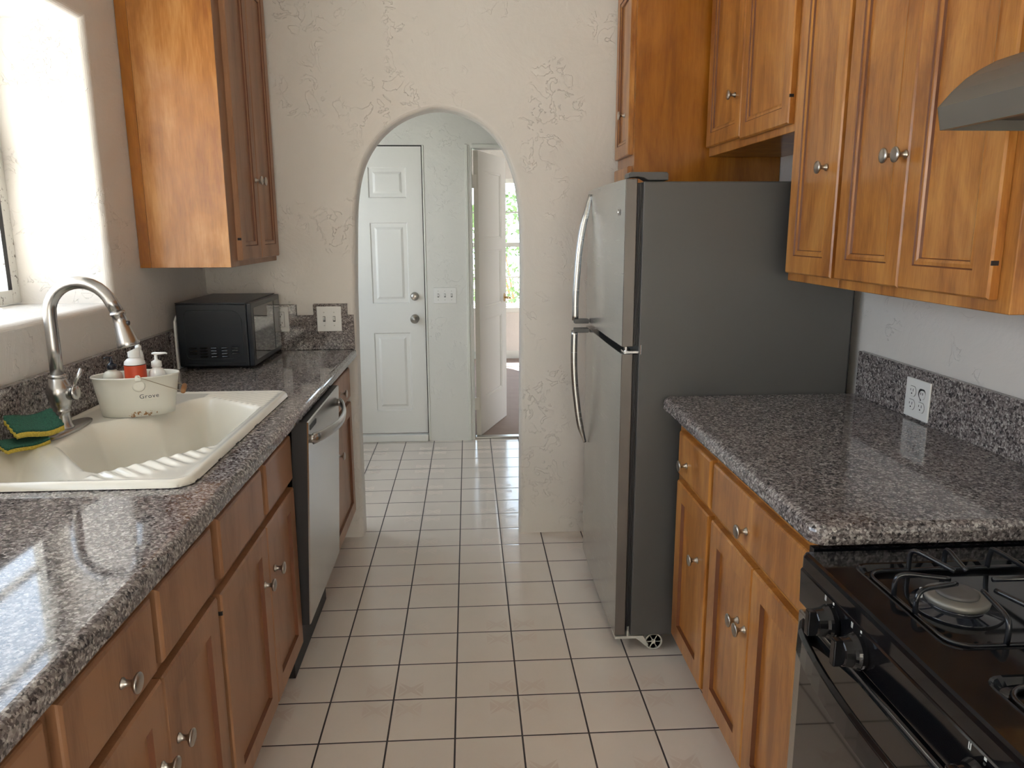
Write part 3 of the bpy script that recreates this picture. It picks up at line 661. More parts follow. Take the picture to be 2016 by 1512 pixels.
def wheel(x, y, r, m):
    bm = B(); lathe(bm, [(r, y), (r, y+.02)], (x, 0, r+.0005), 'Y', 24)
    if m == 'ccwhite':
        for k in range(6):
            a = k*pi/3; tube(bm, [(x+cos(a)*r*.25, y-.001, r+sin(a)*r*.25), (x+cos(a)*r*.8, y-.001, r+sin(a)*r*.8)], .0018, 6)
        lathe(bm, [(r, y), (r, y-.003), (r*.84, y-.003), (r*.84, y)], (x, 0, r+.0005), 'Y', 24)
        lathe(bm, [(r*.25, y), (r*.25, y-.004)], (x, 0, r+.0005), 'Y', 12)
    obj('caster', bm, m, fr, True if m != 'ccwhite' else False)
wheel(.642, FY0+.018, .0315, 'ccwhite'); wheel(.60, FY0+.10, .028, 'dark'); wheel(.642, FY1-.05, .0315, 'dark'); wheel(1.2, FY0+.05, .0315, 'dark'); wheel(1.2, FY1-.05, .0315, 'dark')

# ------------------------------------------------------------------ dishwasher
dw = thing('dishwasher', (-.82, 2.61, 0), 'stainless dishwasher with a curved bar handle, slightly ajar under the left worktop', 'dishwasher')
bm = bx(-1.12, -.600, 2.326, 2.900, .10, .755); box(bm, -.600, -.588, 2.326, 2.900, .10, .885); obj('tub', bm, 'dark', dw)
tilt = lambda z: -.536+.030*((z-.205)/(.893-.205))
bm = B(); y0, y1 = 2.318, 2.892
def dwp(y, z, d): return (tilt(z)-d, y, z)
lo = [[dwp(y0, .205, .052), dwp(y1, .205, .052), dwp(y1, .893, .052), dwp(y0, .893, .052)],
      [dwp(y0, .205, .004), dwp(y1, .205, .004), dwp(y1, .893, .004), dwp(y0, .893, .004)],
      [dwp(y0+.003, .208, 0), dwp(y1-.003, .208, 0), dwp(y1-.003, .890, 0), dwp(y0+.003, .890, 0)]]
rings(bm, lo, cap0=True, cap1=True)
for f in bm.faces:
    if f.calc_center_median().y < y0+.001 or f.calc_center_median().z > .892: f.material_index = 1
dd = obj('door', bm, ['dwsteel', 'dark'], dw)
bm = B(); box(bm, -1.10, -.60, 2.33, 2.89, .004, .10); obj('toe_panel', bm, 'dark', dw)
bm = B(); P = []
for i in range(17):
    t = i/16; y = 2.345+(2.868-2.345)*t; b_ = sin(pi*t)**.8
    P.append((tilt(.825)+.010+.046*b_, y, .832-.006*b_))
tube(bm, P, .0185, 8, (.42, 1.0)); tube(bm, [(tilt(.83)-.002, 2.349, .832), (tilt(.83)+.016, 2.349, .832)], .014, 10); tube(bm, [(tilt(.83)-.002, 2.864, .832), (tilt(.83)+.016, 2.864, .832)], .014, 10)
obj('handle', bm, 'steel', dd, True)
bm = B(); lo = [[(tilt(z)+.0006, y, z) for y, z in ((2.345, .860), (2.440, .860), (2.440, .876), (2.345, .876))], [(tilt(z)+.0016, y, z) for y, z in ((2.345, .860), (2.440, .860), (2.440, .876), (2.345, .876))]]
rings(bm, lo, cap0=True, cap1=True); box(bm, tilt(.868)+.0017, tilt(.868)+.0022, 2.355, 2.43, .8675, .8688, 0)
obj('badge', bm, 'dark', dd, label='small dark name strip')

# ------------------------------------------------------------------ sink
SX0, SX1, SY0, SY1, SR = -1.158, -.605, 1.583, 2.530, .955
def poly_sd(px, py, poly):
    d = 1e9; ins = False; n = len(poly)
    for i in range(n):
        ax, ay = poly[i]; bx_, by = poly[(i+1) % n]; ex, ey = bx_-ax, by-ay; wx, wy = px-ax, py-ay
        t = max(0, min(1, (wx*ex+wy*ey)/(ex*ex+ey*ey))); q = math.hypot(wx-ex*t, wy-ey*t); d = min(d, q)
        if (ay > py) != (by > py) and px < ex*(py-ay)/(by-ay)+ax: ins = not ins
    return d if ins else -d
P1_ = [(-.650, 2.300), (-.650, 1.880), (-.835, 1.672), (-.870, 1.690), (-1.035, 1.895), (-1.050, 2.105), (-.935, 2.215), (-.885, 2.400), (-.845, 2.445)]
P2_ = [(-.880, 1.615), (-1.085, 1.872), (-1.140, 1.868), (-1.146, 1.615)]
def sstep(a, b, x): t = max(0, min(1, (x-a)/(b-a))); return t*t*(3-2*t)
def sink_z(x, y):
    z = SR
    e = min(x-SX0, SX1-x, y-SY0, SY1-y)
    cr = .045
    # rounded outer corners near the front
    for cx, cy, sx_, sy_ in ((SX1-cr, SY0+cr, 1, -1), (SX1-cr, SY1-cr, 1, 1)):
        if (x-cx)*sx_ > 0 and (y-cy)*sy_ > 0: e = min(e, cr-math.hypot(x-cx, y-cy))
    if e < 0: return None
    if e < .014: z -= .016*(1-math.sqrt(max(0, 1-(1-e/.014)**2)))
    d1 = poly_sd(x, y, P1_); d2 = poly_sd(x, y, P2_)
    z -= .004*sstep(.012, .03, e)
    if d1 > -.012: z -= .012*sstep(-.012, .012, d1)+.165*sstep(.002, .072, d1)**.9
    if d2 > -.012: z -= .008*sstep(-.012, .012, d2)+.085*sstep(.000, .095, d2)
    # drainboard flutes in the two front corners
    if d1 < -.004 and e > .028:
        u = (x+.62)+(y-1.62); v = (x+.70)-(y-1.72)
        if y < 1.86 and x > -.84 and (x+.835)*.208-(y-1.672)*.185 > -.0:
            z += .0026*sin(((x+.60)*.66-(y-1.60)*-.75)*2*pi/.034)*sstep(-.002, -.014, d1)*sstep(.028, .05, e)*(1-sstep(-.075, -.12, d1))
        if y > 2.30 and x > -.86:
            z += .0022*sin(((x+.62)*-.55+(y-2.5)*.83)*2*pi/.026)*sstep(-.004, -.014, d1)*sstep(.028, .036, e)
    return z
bm = B(); st = .0042; nxg = int((SX1-SX0)/st); nyg = int((SY1-SY0)/st); grid = {}
ZF = {}
for i in range(nxg+1):
    for j in range(nyg+1):
        x = SX0+(SX1-SX0)*i/nxg; y = SY0+(SY1-SY0)*j/nyg; ZF[i, j] = (sink_z(x, y), max(poly_sd(x, y, P1_), poly_sd(x, y, P2_)))
for it in range(14):
    Z2 = dict(ZF)
    for (i, j), (z, d) in ZF.items():
        if z is None or d < -.003: continue
        nb_ = [ZF[k][0] for k in ((i-1, j), (i+1, j), (i, j-1), (i, j+1)) if k in ZF and ZF[k][0] is not None]
        Z2[i, j] = ((z+sum(nb_))/(1+len(nb_)), d)
    ZF = Z2
for i in range(nxg+1):
    for j in range(nyg+1):
        x = SX0+(SX1-SX0)*i/nxg; y = SY0+(SY1-SY0)*j/nyg; z = ZF[i, j][0]
        if z is None:
            # snap to rounded corner
            cr = .045; cx = SX1-cr; cy = SY0+cr if y < 2 else SY1-cr; d = math.hypot(x-cx, y-cy)
            if d > cr+st*1.2: continue
            x = cx+(x-cx)*cr/d; y = cy+(y-cy)*cr/d; z = SR-.016
        grid[i, j] = bm.verts.new((x, y, z))
for i in range(nxg):
    for j in range(nyg):
        q = [grid.get(k) for k in ((i, j), (i+1, j), (i+1, j+1), (i, j+1))]
        if None in q:
            q = [v for v in q if v]
            if len(q) < 3: continue
        try: bm.faces.new(q)
        except ValueError: pass
bmesh.ops.recalc_face_normals(bm, faces=bm.faces)
if sum(f.normal.z for f in bm.faces) < 0: bmesh.ops.reverse_faces(bm, faces=bm.faces)
snk = thing('sink', (-.88, 2.05, .939), 'cream porcelain double-bowl sink with fluted corners, set into the left worktop', 'sink')
obj('basin', bm, 'sink', snk, True)
bm = B()
for p in ((-.86, 2.02, SR-.1785),): lathe(bm, [(.042, p[2]+.001), (.042, p[2]+.004), (.034, p[2]+.003), (.030, p[2]-.004), (.001, p[2]-.006)], (p[0], p[1], 0), 'Z', 28)
obj('drain', bm, 'chrome', snk, True)
bm = B()
rd = random.Random(4)
for k in range(4):
    y = 1.615+.15*k+.03*rd.random(); obj('rim_chip', bx(SX1-.0012, SX1+.0006, y, y+.014+.022*rd.random(), CT+.0005, CT+.004), 'dark', snk, label='dark chip in the worn rim')

# ------------------------------------------------------------------ faucet
FX, FYc, FZ = -1.098, 2.045, SR-.004
fa = thing('faucet', (FX, FYc, FZ), 'brushed steel gooseneck kitchen faucet with pull-down spray head behind the sink', 'faucet')
bm = B(); lathe(bm, [(.001, FZ+.0003), (1.0, FZ+.0003), (1.0, FZ+.004), (.93, FZ+.0075), (.001, FZ+.0085)], (FX+.004, FYc, 0), 'Z', 48, True, .036, .130)
obj('deck_plate', bm, 'fsteel', fa, True)
z = FZ
bm = B(); lathe(bm, [(.026, z+.007), (.026, z+.012), (.0215, z+.020), (.0185, z+.045), (.019, z+.052), (.0215, z+.055), (.0215, z+.0585), (.0205, z+.061), (.0255, z+.075), (.0315, z+.10), (.0325, z+.112), (.030, z+.124), (.023, z+.140), (.0195, z+.148)], (FX, FYc, 0), 'Z', 36)
obj('body', bm, 'fsteel', fa, True)
bm = B(); lathe(bm, [(.0195, z+.146), (.0225, z+.149), (.0225, z+.153), (.0165, z+.156)], (FX, FYc, 0), 'Z', 32); obj('collar', bm, 'fsteel', fa, True)
path = [(FX, FYc, z+.150), (FX, FYc, 1.18), (FX, FYc, 1.255)]
for k in range(1, 15):
    t = pi-k*pi/14*.88; path.append((FX+.083+.083*cos(t), FYc, 1.2655+.083*sin(t)))
end = Vector(path[-1]); prev = Vector(path[-2]); dirn = (end-prev).normalized()
e1 = end+dirn*.028; path.append(tuple(e1))
bm = B(); tube(bm, path, .0162, 20); obj('spout', bm, 'fsteel', fa, True)
sd_ = Vector((.22, 0, -1)).normalized()
bm = B(); tube(bm, [e1, e1+sd_*.004, e1+sd_*.008, e1+sd_*.010, e1+sd_*.027, e1+sd_*.055, e1+sd_*.082, e1+sd_*.091, e1+sd_*.095], [.0175, .0195, .0195, .0170, .0178, .0215, .0265, .0275, .0255], 24)
sh_ = obj('spray_head', bm, 'fsteel', fa, True)
bm = B(); c = e1+sd_*.030+Vector((.0185, -.002, 0)); tube(bm, [c-Vector((.004, 0, 0)), c+Vector((.004, 0, 0))], .006, 10); obj('spray_button', bm, 'dark', sh_)
bm = B(); hz = z+.104; tube(bm, [(FX+.026, FYc, hz), (FX+.045, FYc-.002, hz+.002), (FX+.047, FYc-.002, hz+.002)], [.0195, .0195, .0165], 24); lv = obj('valve_hub', bm, 'fsteel', fa, True)
bm = B(); tube(bm, [(FX+.0385, FYc-.002, hz+.001), (FX+.0415, FYc-.002, hz+.001)], .0199, 28); obj('seam_ring', bm, 'dark', lv)
bm = B(); tube(bm, [(FX+.038, FYc-.004, hz+.012), (FX+.050, FYc-.008, hz+.034), (FX+.071, FYc-.012, hz+.066)], [.0042, .0046, .0062], 14); obj('lever', bm, 'fsteel', fa, True)

# ------------------------------------------------------------------ tin caddy
BX, BY, BZ = -.978, 2.236, SR-.004; BA = radians(17)
bk = thing('tin_caddy', (BX, BY, BZ), 'oval cream tin caddy with a wire handle and rusty base on the sink corner', 'caddy')
ca, sa = cos(BA), sin(BA)
def bo(a, b, z, n=48, dxo=0):
    return [(BX+ca*a*cos(t)-sa*b*sin(t), BY+sa*a*cos(t)+ca*b*sin(t), z) for t in [2*pi*i/n for i in range(n)]]
bm = B()
def AB(h): return .097+(.1165-.097)*h/.116, .056+(.071-.056)*h/.116
lo = [bo(.092, .052, BZ+.0035), bo(.095, .054, BZ+.0006)]
for h in (.001, .03, .06, .09, .112): lo.append(bo(*AB(h), BZ+h))
lo += [bo(.1188, .0732, BZ+.114), bo(.1195, .0739, BZ+.1165), bo(.118, .0724, BZ+.119), bo(.1155, .070, BZ+.1165)]
for h in (.10, .05, .006): a, b = AB(h); lo.append(bo(a-.0015, b-.0015, BZ+h))
rings(bm, lo, cap0=True, cap1=True)
tin = obj('tin_body', bm, 'bucket', bk, True)
def on_tin(s, h, off=.0006):
    """s = arc-ish position along long axis on the near side"""
    a, b = AB(h); t = -math.acos(max(-1, min(1, s/a))); a += off; b += off
    return Vector((BX+ca*a*cos(t)-sa*b*sin(t), BY+sa*a*cos(t)+ca*b*sin(t), BZ+h))
def text_bm(s, size, fn, ext=0):
    cu = bpy.data.curves.new('t', 'FONT'); cu.body = s; cu.size = size; cu.align_x = 'CENTER'; cu.resolution_u = 3; cu.space_character = 1.12
    to = bpy.data.objects.new('t', cu); COL.objects.link(to); bpy.context.view_layer.update()
    me = bpy.data.meshes.new_from_object(to.evaluated_get(bpy.context.evaluated_depsgraph_get()))
    bm = B(); bm.from_mesh(me); bpy.data.objects.remove(to); bpy.data.curves.remove(cu); bpy.data.meshes.remove(me)
    bmesh.ops.subdivide_edges(bm, edges=bm.edges, cuts=1)
    for v in bm.verts: v.co = fn(v.co.x, v.co.y)
    bmesh.ops.solidify(bm, geom=bm.faces, thickness=.0002) if ext else None
    return bm
bm = text_bm('Grove', .0178, lambda u, v: on_tin(.036+u, .056+v, .0012)); obj('lettering', bm, 'txt', tin, label='dark blue printed lettering')
bm = B()
for k in range(6):
    s0 = .018+k*.006; q = [on_tin(s0, .0495, .001), on_tin(s0+.005, .0495, .001), on_tin(s0+.005, .0501, .001), on_tin(s0, .0501, .001)]
    bm.faces.new([bm.verts.new(p) for p in q])
obj('fine_print', bm, 'screw', tin)
# ears, boss, handle
ear1 = on_tin(.012, .116, .003); 
for sgn, nm in ((-1, 'near'), (1, 'far')):
    bm = B(); t = -pi/2*.93 if sgn < 0 else pi/2
    a, b = AB(.11); c = Vector((BX+ca*a*cos(t)-sa*b*sin(t), BY+sa*a*cos(t)+ca*b*sin(t), BZ+.098))
    nv = Vector((-sa*sin(t), ca*sin(t), 0)).normalized(); sv = Vector((ca, sa, 0))
    pts = [(-.007, .012), (.007, .012), (.007, .024), (.004, .028), (-.004, .028), (-.007, .024)]
    lo = [[tuple(c+nv*(o_+.0035)+sv*u+Vector((0, 0, w))) for u, w in pts] for o_ in (0, .0018)]
    rings(bm, lo, cap0=True, cap1=True); obj('ear', bm, 'bucket', bk)
    if sgn < 0: earc = c+nv*.006+Vector((0, 0, .024))
    else: earf = c+nv*.006+Vector((0, 0, .024))
bm = B(); c = on_tin(.012, .094, 0); nv = Vector((sa, -ca, 0)); tube(bm, [c-nv*.001, c+nv*.0008, c+nv*.0014], [.0175, .0155, .010], 24); obj('boss', bm, 'bucket', tin, True)
gr = Vector((BX+ca*.126, BY+sa*.126, BZ+.066))
bm = B(); nn = Vector((-sa, ca, 0))
w1 = gr-nn*.045; w2 = gr+nn*.045
tube(bm, smooth_path([earc, earc+(w1-earc)*.5+Vector((0, 0, -.001)), w1, gr-nn*.02], 5), .0011, 8); tube(bm, smooth_path([earf, earf+(w2-earf)*.5, w2, gr+nn*.02], 5), .0011, 8)
obj('wire_handle', bm, 'wire', bk, True)
bm = B(); tube(bm, [w1-nn*.004, w1, gr, w2, w2+nn*.004], [.005, .0072, .0078, .0072, .005], 14); obj('wooden_grip', bm, 'kraft', bk, True)
# bottles in the caddy
def bottle(loc, label, rb, hb, mat, neck=.012, sy=1.0):
    t = thing('bottle', loc, label, 'bottle'); x, y, z0 = loc
    bm = B(); lathe(bm, [(rb*.92, z0), (rb, z0+.004), (rb, z0+hb-.018), (rb*.93, z0+hb-.008), (rb*.7, z0+hb-.001), (neck, z0+hb+.002), (neck, z0+hb+.006)], (x, y, 0), 'Z', 28)
    obj('bottle_body', bm, mat, t, True); return t
BB = BZ+.0065
def pump(t, x, y, zt, mat, ang_, s=1.0, collar=.0135):
    bm = B(); lathe(bm, [(collar, zt), (collar, zt+.014*s), (collar*.7, zt+.017*s), (.005, zt+.020*s), (.0042, zt+.034*s), (.0055, zt+.036*s)], (x, y, 0), 'Z', 22)
    c = Vector((x, y, zt+.037*s)); d = Vector((cos(ang_), sin(ang_), 0))
    tube(bm, [c-d*.010*s, c-d*.004, c+d*.010*s, c+d*.026*s+Vector((0, 0, .001)), c+d*.031*s-Vector((0, 0, .001))], [.003, .0062, .0055, .0038, .003], 12, (1, .75))
    obj('pump_head', bm, mat, t, True)
p = Vector((BX, BY, 0))+Vector((ca, sa, 0))*-.060
b1 = bottle((p.x, p.y, BB), 'frosted pale bottle with a black pump head at the left end of the tin caddy', .027, .124, 'bottle'); pump(b1, p.x, p.y, BB+.130, 'pumpb', radians(-100), 1.0, .0135)
p = Vector((BX, BY, 0))+Vector((ca, sa, 0))*.002+Vector((-sa, ca, 0))*-.012
b2 = bottle((p.x, p.y, BB), 'white squeeze bottle with slanted cap and orange-red label inside the tin caddy', .029, .160, 'white')
bm = B(); x, y = p.x, p.y
lathe(bm, [(.0294, BB+.02), (.0294, BB+.142)], (x, y, 0), 'Z', 36, False); obj('wrap_label', bm, 'red', b2, True, label='orange-red wrap label')
bm = B(); lathe(bm, [(.0296, BB+.1415), (.0296, BB+.1435)], (x, y, 0), 'Z', 36, False); obj('label_border', bm, 'dark', b2)
bm = B(); n = 24; lo = []
for h, k in ((.164, 0), (.172, 0), (.186, 1)):
    lo.append([(x+.0165*cos(t), y+.0165*sin(t), BB+h+(k*.007*cos(t) if k else 0)) for t in [2*pi*i/n for i in range(n)]])
rings(bm, lo, cap0=True, cap1=True); obj('cap', bm, 'white', b2, bevel=.0012)
p = Vector((BX, BY, 0))+Vector((ca, sa, 0))*.058+Vector((-sa, ca, 0))*.0
b3 = bottle((p.x, p.y, BB), 'clear bottle with a white pump head at the right end of the tin caddy', .0235, .124, 'pumpw'); pump(b3, p.x, p.y, BB+.130, 'pumpw', radians(5), 1.05, .0145)
p = Vector((BX, BY, 0))+Vector((ca, sa, 0))*.010+Vector((-sa, ca, 0))*.034
b4 = bottle((p.x, p.y, BB), 'tall slim bottle with small white pump at the back of the tin caddy', .0125, .178, 'pumpw', .008)
pump(b4, p.x, p.y, BB+.180, 'white', radians(160), .62, .009)

# ------------------------------------------------------------------ sponges
def sponge(o, du, dv, lift, wave, label, nm='sponge', ph=0.0, thick=.013):
    o = Vector(o); du = Vector(du); dv = Vector(dv); nu, nv_ = 22, 14
    t = thing(nm, (o+(du+dv)*.5)[:2]+(SR-.004,) if False else tuple((o+(du+dv)*.5)), label, 'sponge')
    def P(i, j, w):
        u, v = i/nu, j/nv_; rr_ = .0015*math.sin(i*2.7+j*1.9)
        z = wave*math.sin(u*2*pi*.9+ph+v*.5)+lift*(u*(1-u))*0
        p = o+du*u+dv*v; return (p.x+rr_, p.y+rr_, p.z+z+w)
    for a, b, m, n_ in ((0, thick, 'yellow', 'foam'), (thick+.0003, thick+.006, 'green', 'scouring_pad')):
        bm = B(); T = [[bm.verts.new(P(i, j, b)) for j in range(nv_+1)] for i in range(nu+1)]; Bt = [[bm.verts.new(P(i, j, a)) for j in range(nv_+1)] for i in range(nu+1)]
        for i in range(nu):
            for j in range(nv_):
                bm.faces.new((T[i][j], T[i+1][j], T[i+1][j+1], T[i][j+1])); bm.faces.new((Bt[i][j], Bt[i][j+1], Bt[i+1][j+1], Bt[i+1][j]))
        for i in range(nu): bm.faces.new((T[i][0], Bt[i][0], Bt[i+1][0], T[i+1][0])); bm.faces.new((T[i][-1], T[i+1][-1], Bt[i+1][-1], Bt[i][-1]))
        for j in range(nv_): bm.faces.new((T[0][j], T[0][j+1], Bt[0][j+1], Bt[0][j])); bm.faces.new((T[-1][j], Bt[-1][j], Bt[-1][j+1], T[-1][j+1]))
        bmesh.ops.recalc_face_normals(bm, faces=bm.faces); obj(n_, bm, m, t, True, label={'yellow': 'yellow foam', 'green': 'dark green scouring pad'}[m])
    return t
sponge((-1.100, 1.836, .981), (.048, .125, -.008), (-.050, .040, .030), .004, .005, 'wavy scrub sponge with dark green pad, the upper one, against the backsplash', ph=.9)
sponge((-1.108, 1.806, .9535), (.042, .11, -.002), (-.042, .030, .010), .004, .003, 'thin worn yellow sponge lying underneath the wavy green-topped one', ph=.9, thick=.009)

# ------------------------------------------------------------------ microwave
mw = thing('microwave', (-1.0, 3.26, CT), 'black countertop microwave in the corner of the left worktop', 'microwave')
MX0, MX1, MY0, MY1, MZ0, MZ1 = -1.150, -.878, 3.032, 3.485, .948, 1.198
obj('housing', bx(MX0, MX1, MY0, MY1, MZ0, MZ1), 'mwblack', mw, bevel=.005)
obj('top_skin', bx(MX0+.001, MX1, MY0-.0015, MY1, MZ1+.0002, MZ1+.004), 'mwblack', mw)
dm = obj('door', bx(MX1+.0008, -.858, MY0, MY1-.0, MZ0-.001, MZ1), 'mwblack', mw, bevel=.004)
obj('window_pane', bx(-.858, -.8565, MY0+.03, MY0+.33, MZ0+.02, MZ1-.02), 'mwglass', dm)
obj('control_panel', bx(-.858, -.8565, MY0+.345, MY1-.012, MZ0+.02, MZ1-.02), 'mwglass', mw)
# embossed outline on the near side
def rrect(x0, x1, z0, z1, r_, n=8):
    o = []
    for cx, cz, a0 in ((x1-r_, z1-r_, 0), (x0+.02, z1-.02, pi/2), (x0+.02, z0+.02, pi), (x1-r_, z0+r_, 3*pi/2)):
        q = r_ if cx > (x0+x1)/2 else .02
        for k in range(n+1): a = a0+k*pi/2/n; o.append((cx+q*cos(a), cz+q*sin(a)))
    return o
bm = B(); o1 = rrect(MX0+.030, MX1-.020, MZ0+.030, MZ1-.026, .045)
P = [(x, MY0-.0006, z) for x, z in o1]; tube(bm, P+[P[0]], .0016, 6); obj('embossed_border', bm, 'mwblack', mw, True)
bm = B()
for r_ in range(4):
    for c_ in range(5):
        if r_ == 3 and c_ in (0, 4): continue
        x = MX0+.040+c_*.041; zz_ = MZ0+.075-r_*.0115; tube(bm, [(x, MY0-.0006, zz_), (x+.006, MY0-.0042, zz_), (x+.026, MY0-.0042, zz_), (x+.032, MY0-.0006, zz_)], [.0008, .0030, .0030, .0008], 8)
obj('side_vent', bm, 'black', mw, label='rows of side vent slots')
for a_, b_, z_ in ((.02, .012, MZ0+.014), (.002, .002, MZ1-.004)):
    bm = B(); tube(bm, [(MX0+a_, MY0-.001, z_), (MX1-b_, MY0-.001, z_)], .0016, 6); obj('pressed_ridge', bm, 'mwblack', mw, True)
for x in (MX0+.04, MX1-.03):
    for y in (MY0+.05, MY1-.05): bm = B(); lathe(bm, [(.013, CT+.0005), (.014, MZ0+.001)], (x, y, 0), 'Z', 16); obj('foot', bm, 'dark', mw)
bm = B()
pr = [(2.945, .9385), (3.03, .9385), (3.03, 1.12), (3.02, 1.148), (3.00, 1.156), (2.975, 1.150), (2.95, 1.13), (2.945, 1.09)]
pr = [(y+.085, z if z < .95 else z-.0) for y, z in pr]
prism(bm, pr, 'X', -1.1625, -1.1535); o = obj('cutting_board', bm, 'white', bevel=.002); tag(o, 'white plastic board standing upright between the microwave and the backsplash', 'board')

# ------------------------------------------------------------------ outlets and switches
def plate(name, axis, a, sg, u0, u1, z0, z1, label, cat, kind, group=None):
    cu, cz = (u0+u1)/2, (z0+z1)/2
    loc = (a, cu, cz) if axis == 'X' else (cu, a, cz)
    t = thing(name, loc, label, cat, group)
    def bb(bm, p0, p1, d0, d1, q0, q1):
        A, Bq = sorted((a+sg*d0, a+sg*d1))
        box(bm, A, Bq, p0, p1, q0, q1) if axis == 'X' else box(bm, p0, p1, A, Bq, q0, q1)
    bm = B(); bb(bm, u0, u1, .0003, .006, z0, z1); obj('face_plate', bm, 'white', t, bevel=.0025)
    return t, bb, cu, cz
def disc(bm, axis, a, sg, cu, cz, r, d0, d1, n=20, sx=1, sz=1, clip=None):
    lo = []
    for d in (d0, d1):
        ring = []
        for i in range(n):
            u = r*cos(2*pi*i/n)*sx; w = r*sin(2*pi*i/n)*sz
            if clip: w = max(-clip, min(clip, w))
            ring.append((a+sg*d, cu+u, cz+w) if axis == 'X' else (cu+u, a+sg*d, cz+w))
        lo.append(ring)
    rings(bm, lo, cap0=True, cap1=True)
def toggles(name, a, u0, u1, z0, z1, n, label):
    t, bb, cu, cz = plate(name, 'Y', a, -1, u0, u1, z0, z1, label, 'light switch', 'toggle')
    pitch = .0455 if n == 2 else .046
    for k in range(n):
        u = cu+(k-(n-1)/2)*pitch
        bm = B(); bb(bm, u-.0055, u+.0055, .006, .0064, cz-.0125, cz+.0125); s = obj('slot', bm, 'slot', t)
        bm = B(); prism(bm, [(a-.0065, cz-.008), (a-.016, cz+.006), (a-.0155, cz+.0105), (a-.0065, cz+.0105)], 'X', u-.0042, u+.0042)
        obj('toggle', bm, 'white', t, bevel=.0008)
        for zz_ in (cz-.030, cz+.030):
            bm = B(); disc(bm, 'Y', a, -1, u, zz_, .0032, .0062, .0070, 12); obj('screw', bm, 'screw', t)
    return t
toggles('light_switch', yb, -.6965, -.5855, 1.023, 1.1375, 2, 'white double toggle light switch on the granite beside the arch')
toggles('light_switch', YF-.0005, -.2415, -.0845, .982, 1.0905, 3, 'white triple toggle light switch on the hall wall between the two doors')
def receptacle(t, axis, a, sg, cu, cz, matp='white', off=.006, tilt_=0, nm='receptacle'):
    bm = B(); disc(bm, axis, a, sg, cu, cz, .0172, off, off+.0022, 28, 1, 1, .0140)
    r_ = obj(nm, bm, matp, t)
    bm = B()
    def bb(p0, p1, q0, q1):
        A, Bq = sorted((a+sg*(off+.0022), a+sg*(off+.0026)))
        box(bm, A, Bq, p0, p1, q0, q1) if axis == 'X' else box(bm, p0, p1, A, Bq, q0, q1)
    bb(cu-.0072, cu-.0052, cz+.000, cz+.008); bb(cu+.0052, cu+.0072, cz+.001, cz+.007); disc(bm, axis, a, sg, cu, cz-.0065, .0024, off+.0022, off+.0026, 12)
    obj('slots', bm, 'slot', r_)
t, bb, cu, cz = plate('outlet', 'Y', yb, -1, -.8975, -.8235, 1.0225, 1.1375, 'white decorator outlet on the arch wall granite, half hidden by the microwave', 'outlet', 'decora')
bm = B(); bb(bm, cu-.0175, cu+.0175, .006, .0063, cz-.035, cz+.035); ins = obj('outline', bm, 'slot', t)
bm = B(); bb(bm, cu-.0165, cu+.0165, .0064, .0078, cz-.034, cz+.034); ins = obj('insert', bm, 'white', t, bevel=.0008)
for s in (-1, 1):
    bm = B(); c2 = cz+s*.019; bb(bm, cu-.0075, cu-.0055, .0078, .0082, c2, c2+.008); bb(bm, cu+.0055, cu+.0075, .0078, .0082, c2, c2+.008); disc(bm, 'Y', yb, -1, cu, c2-.006, .0024, .0078, .0082, 12); obj('slots', bm, 'slot', ins)
    bm = B(); disc(bm, 'Y', yb, -1, cu, cz+s*.050, .0032, .0062, .007, 12); obj('screw', bm, 'screw', t)
t, bb, cu, cz = plate('outlet', 'X', 1.280, -1, 1.981, 2.097, .943, 1.0565, 'white four-socket outlet plate with one broken socket, on the right backsplash', 'outlet', 'quad')
for u in (cu+.023, cu-.023):
    for s in (-1, 1):
        if u < cu and s > 0:
            bm = B(); disc(bm, 'X', 1.280, -1, u, cz+.0195, .0172, .0062, .0066, 28, 1, 1, .0145); obj('hole', bm, 'slot', t, label='dark hole of the broken socket')
            bm = B(); disc(bm, 'X', 1.280, -1, u-.005, cz+.0175, .0125, .0067, .0095, 24, 1, 1, .013); rr_ = obj('receptacle', bm, 'white', t, label='socket pushed askew')
            bm = B(); box(bm, 1.2698, 1.2704, u-.010, u-.008, cz+.018, cz+.025); box(bm, 1.2698, 1.2704, u-.001, u+.001, cz+.018, cz+.025); obj('slots', bm, 'slot', rr_)
            bm = B(); box(bm, 1.2733, 1.2738, u+.002, u+.006, cz-.001, cz+.006); box(bm, 1.2733, 1.2738, u+.004, u+.009, cz+.003, cz+.006); obj('crack', bm, 'slot', t, label='dark break in the plate')
        else:
            bm = B(); disc(bm, 'X', 1.280, -1, u, cz+s*.0195, .0182, .0061, .0063, 28, 1, 1, .0150); obj('socket_gap', bm, 'slot', t)
            receptacle(t, 'X', 1.280, -1, u, cz+s*.0195)

# ------------------------------------------------------------------ range hood
hd = thing('range_hood', (1.05, .95, 1.645), 'grey curved-front range hood above the stove at the right edge', 'range hood')
HY0, HY1 = .565, 1.327
prof = [(.8195, 1.645), (.811, 1.682), (.833, 1.708), (.857, 1.7305), (.88, 1.7455), (.9074, 1.7596), (.93, 1.7670), (.956, 1.774), (1.0, 1.783), (1.06, 1.791), (1.14, 1.797), (XR-.002, 1.800)]
bm = B(); inn = [(XR-.002, 1.786), (1.06, 1.777), (.93, 1.752), (.86, 1.715), (.826, 1.680), (.832, 1.645)]
prism(bm, prof+inn, 'Y', HY0, HY1)
shell = obj('shell', bm, 'hood', hd)
bm = B(); endp = [p for p in prof]+[(XR-.002, 1.645)]
prism(bm, endp, 'Y', HY1-.002, HY1); obj('end_panel', bm, 'hood', hd); bm = B(); prism(bm, endp, 'Y', HY0, HY0+.002); obj('end_panel', bm, 'hood', hd)
obj('inner_pan', bx(.833, XR-.004, HY0+.003, HY1-.003, 1.662, 1.668), 'hoodin', hd)
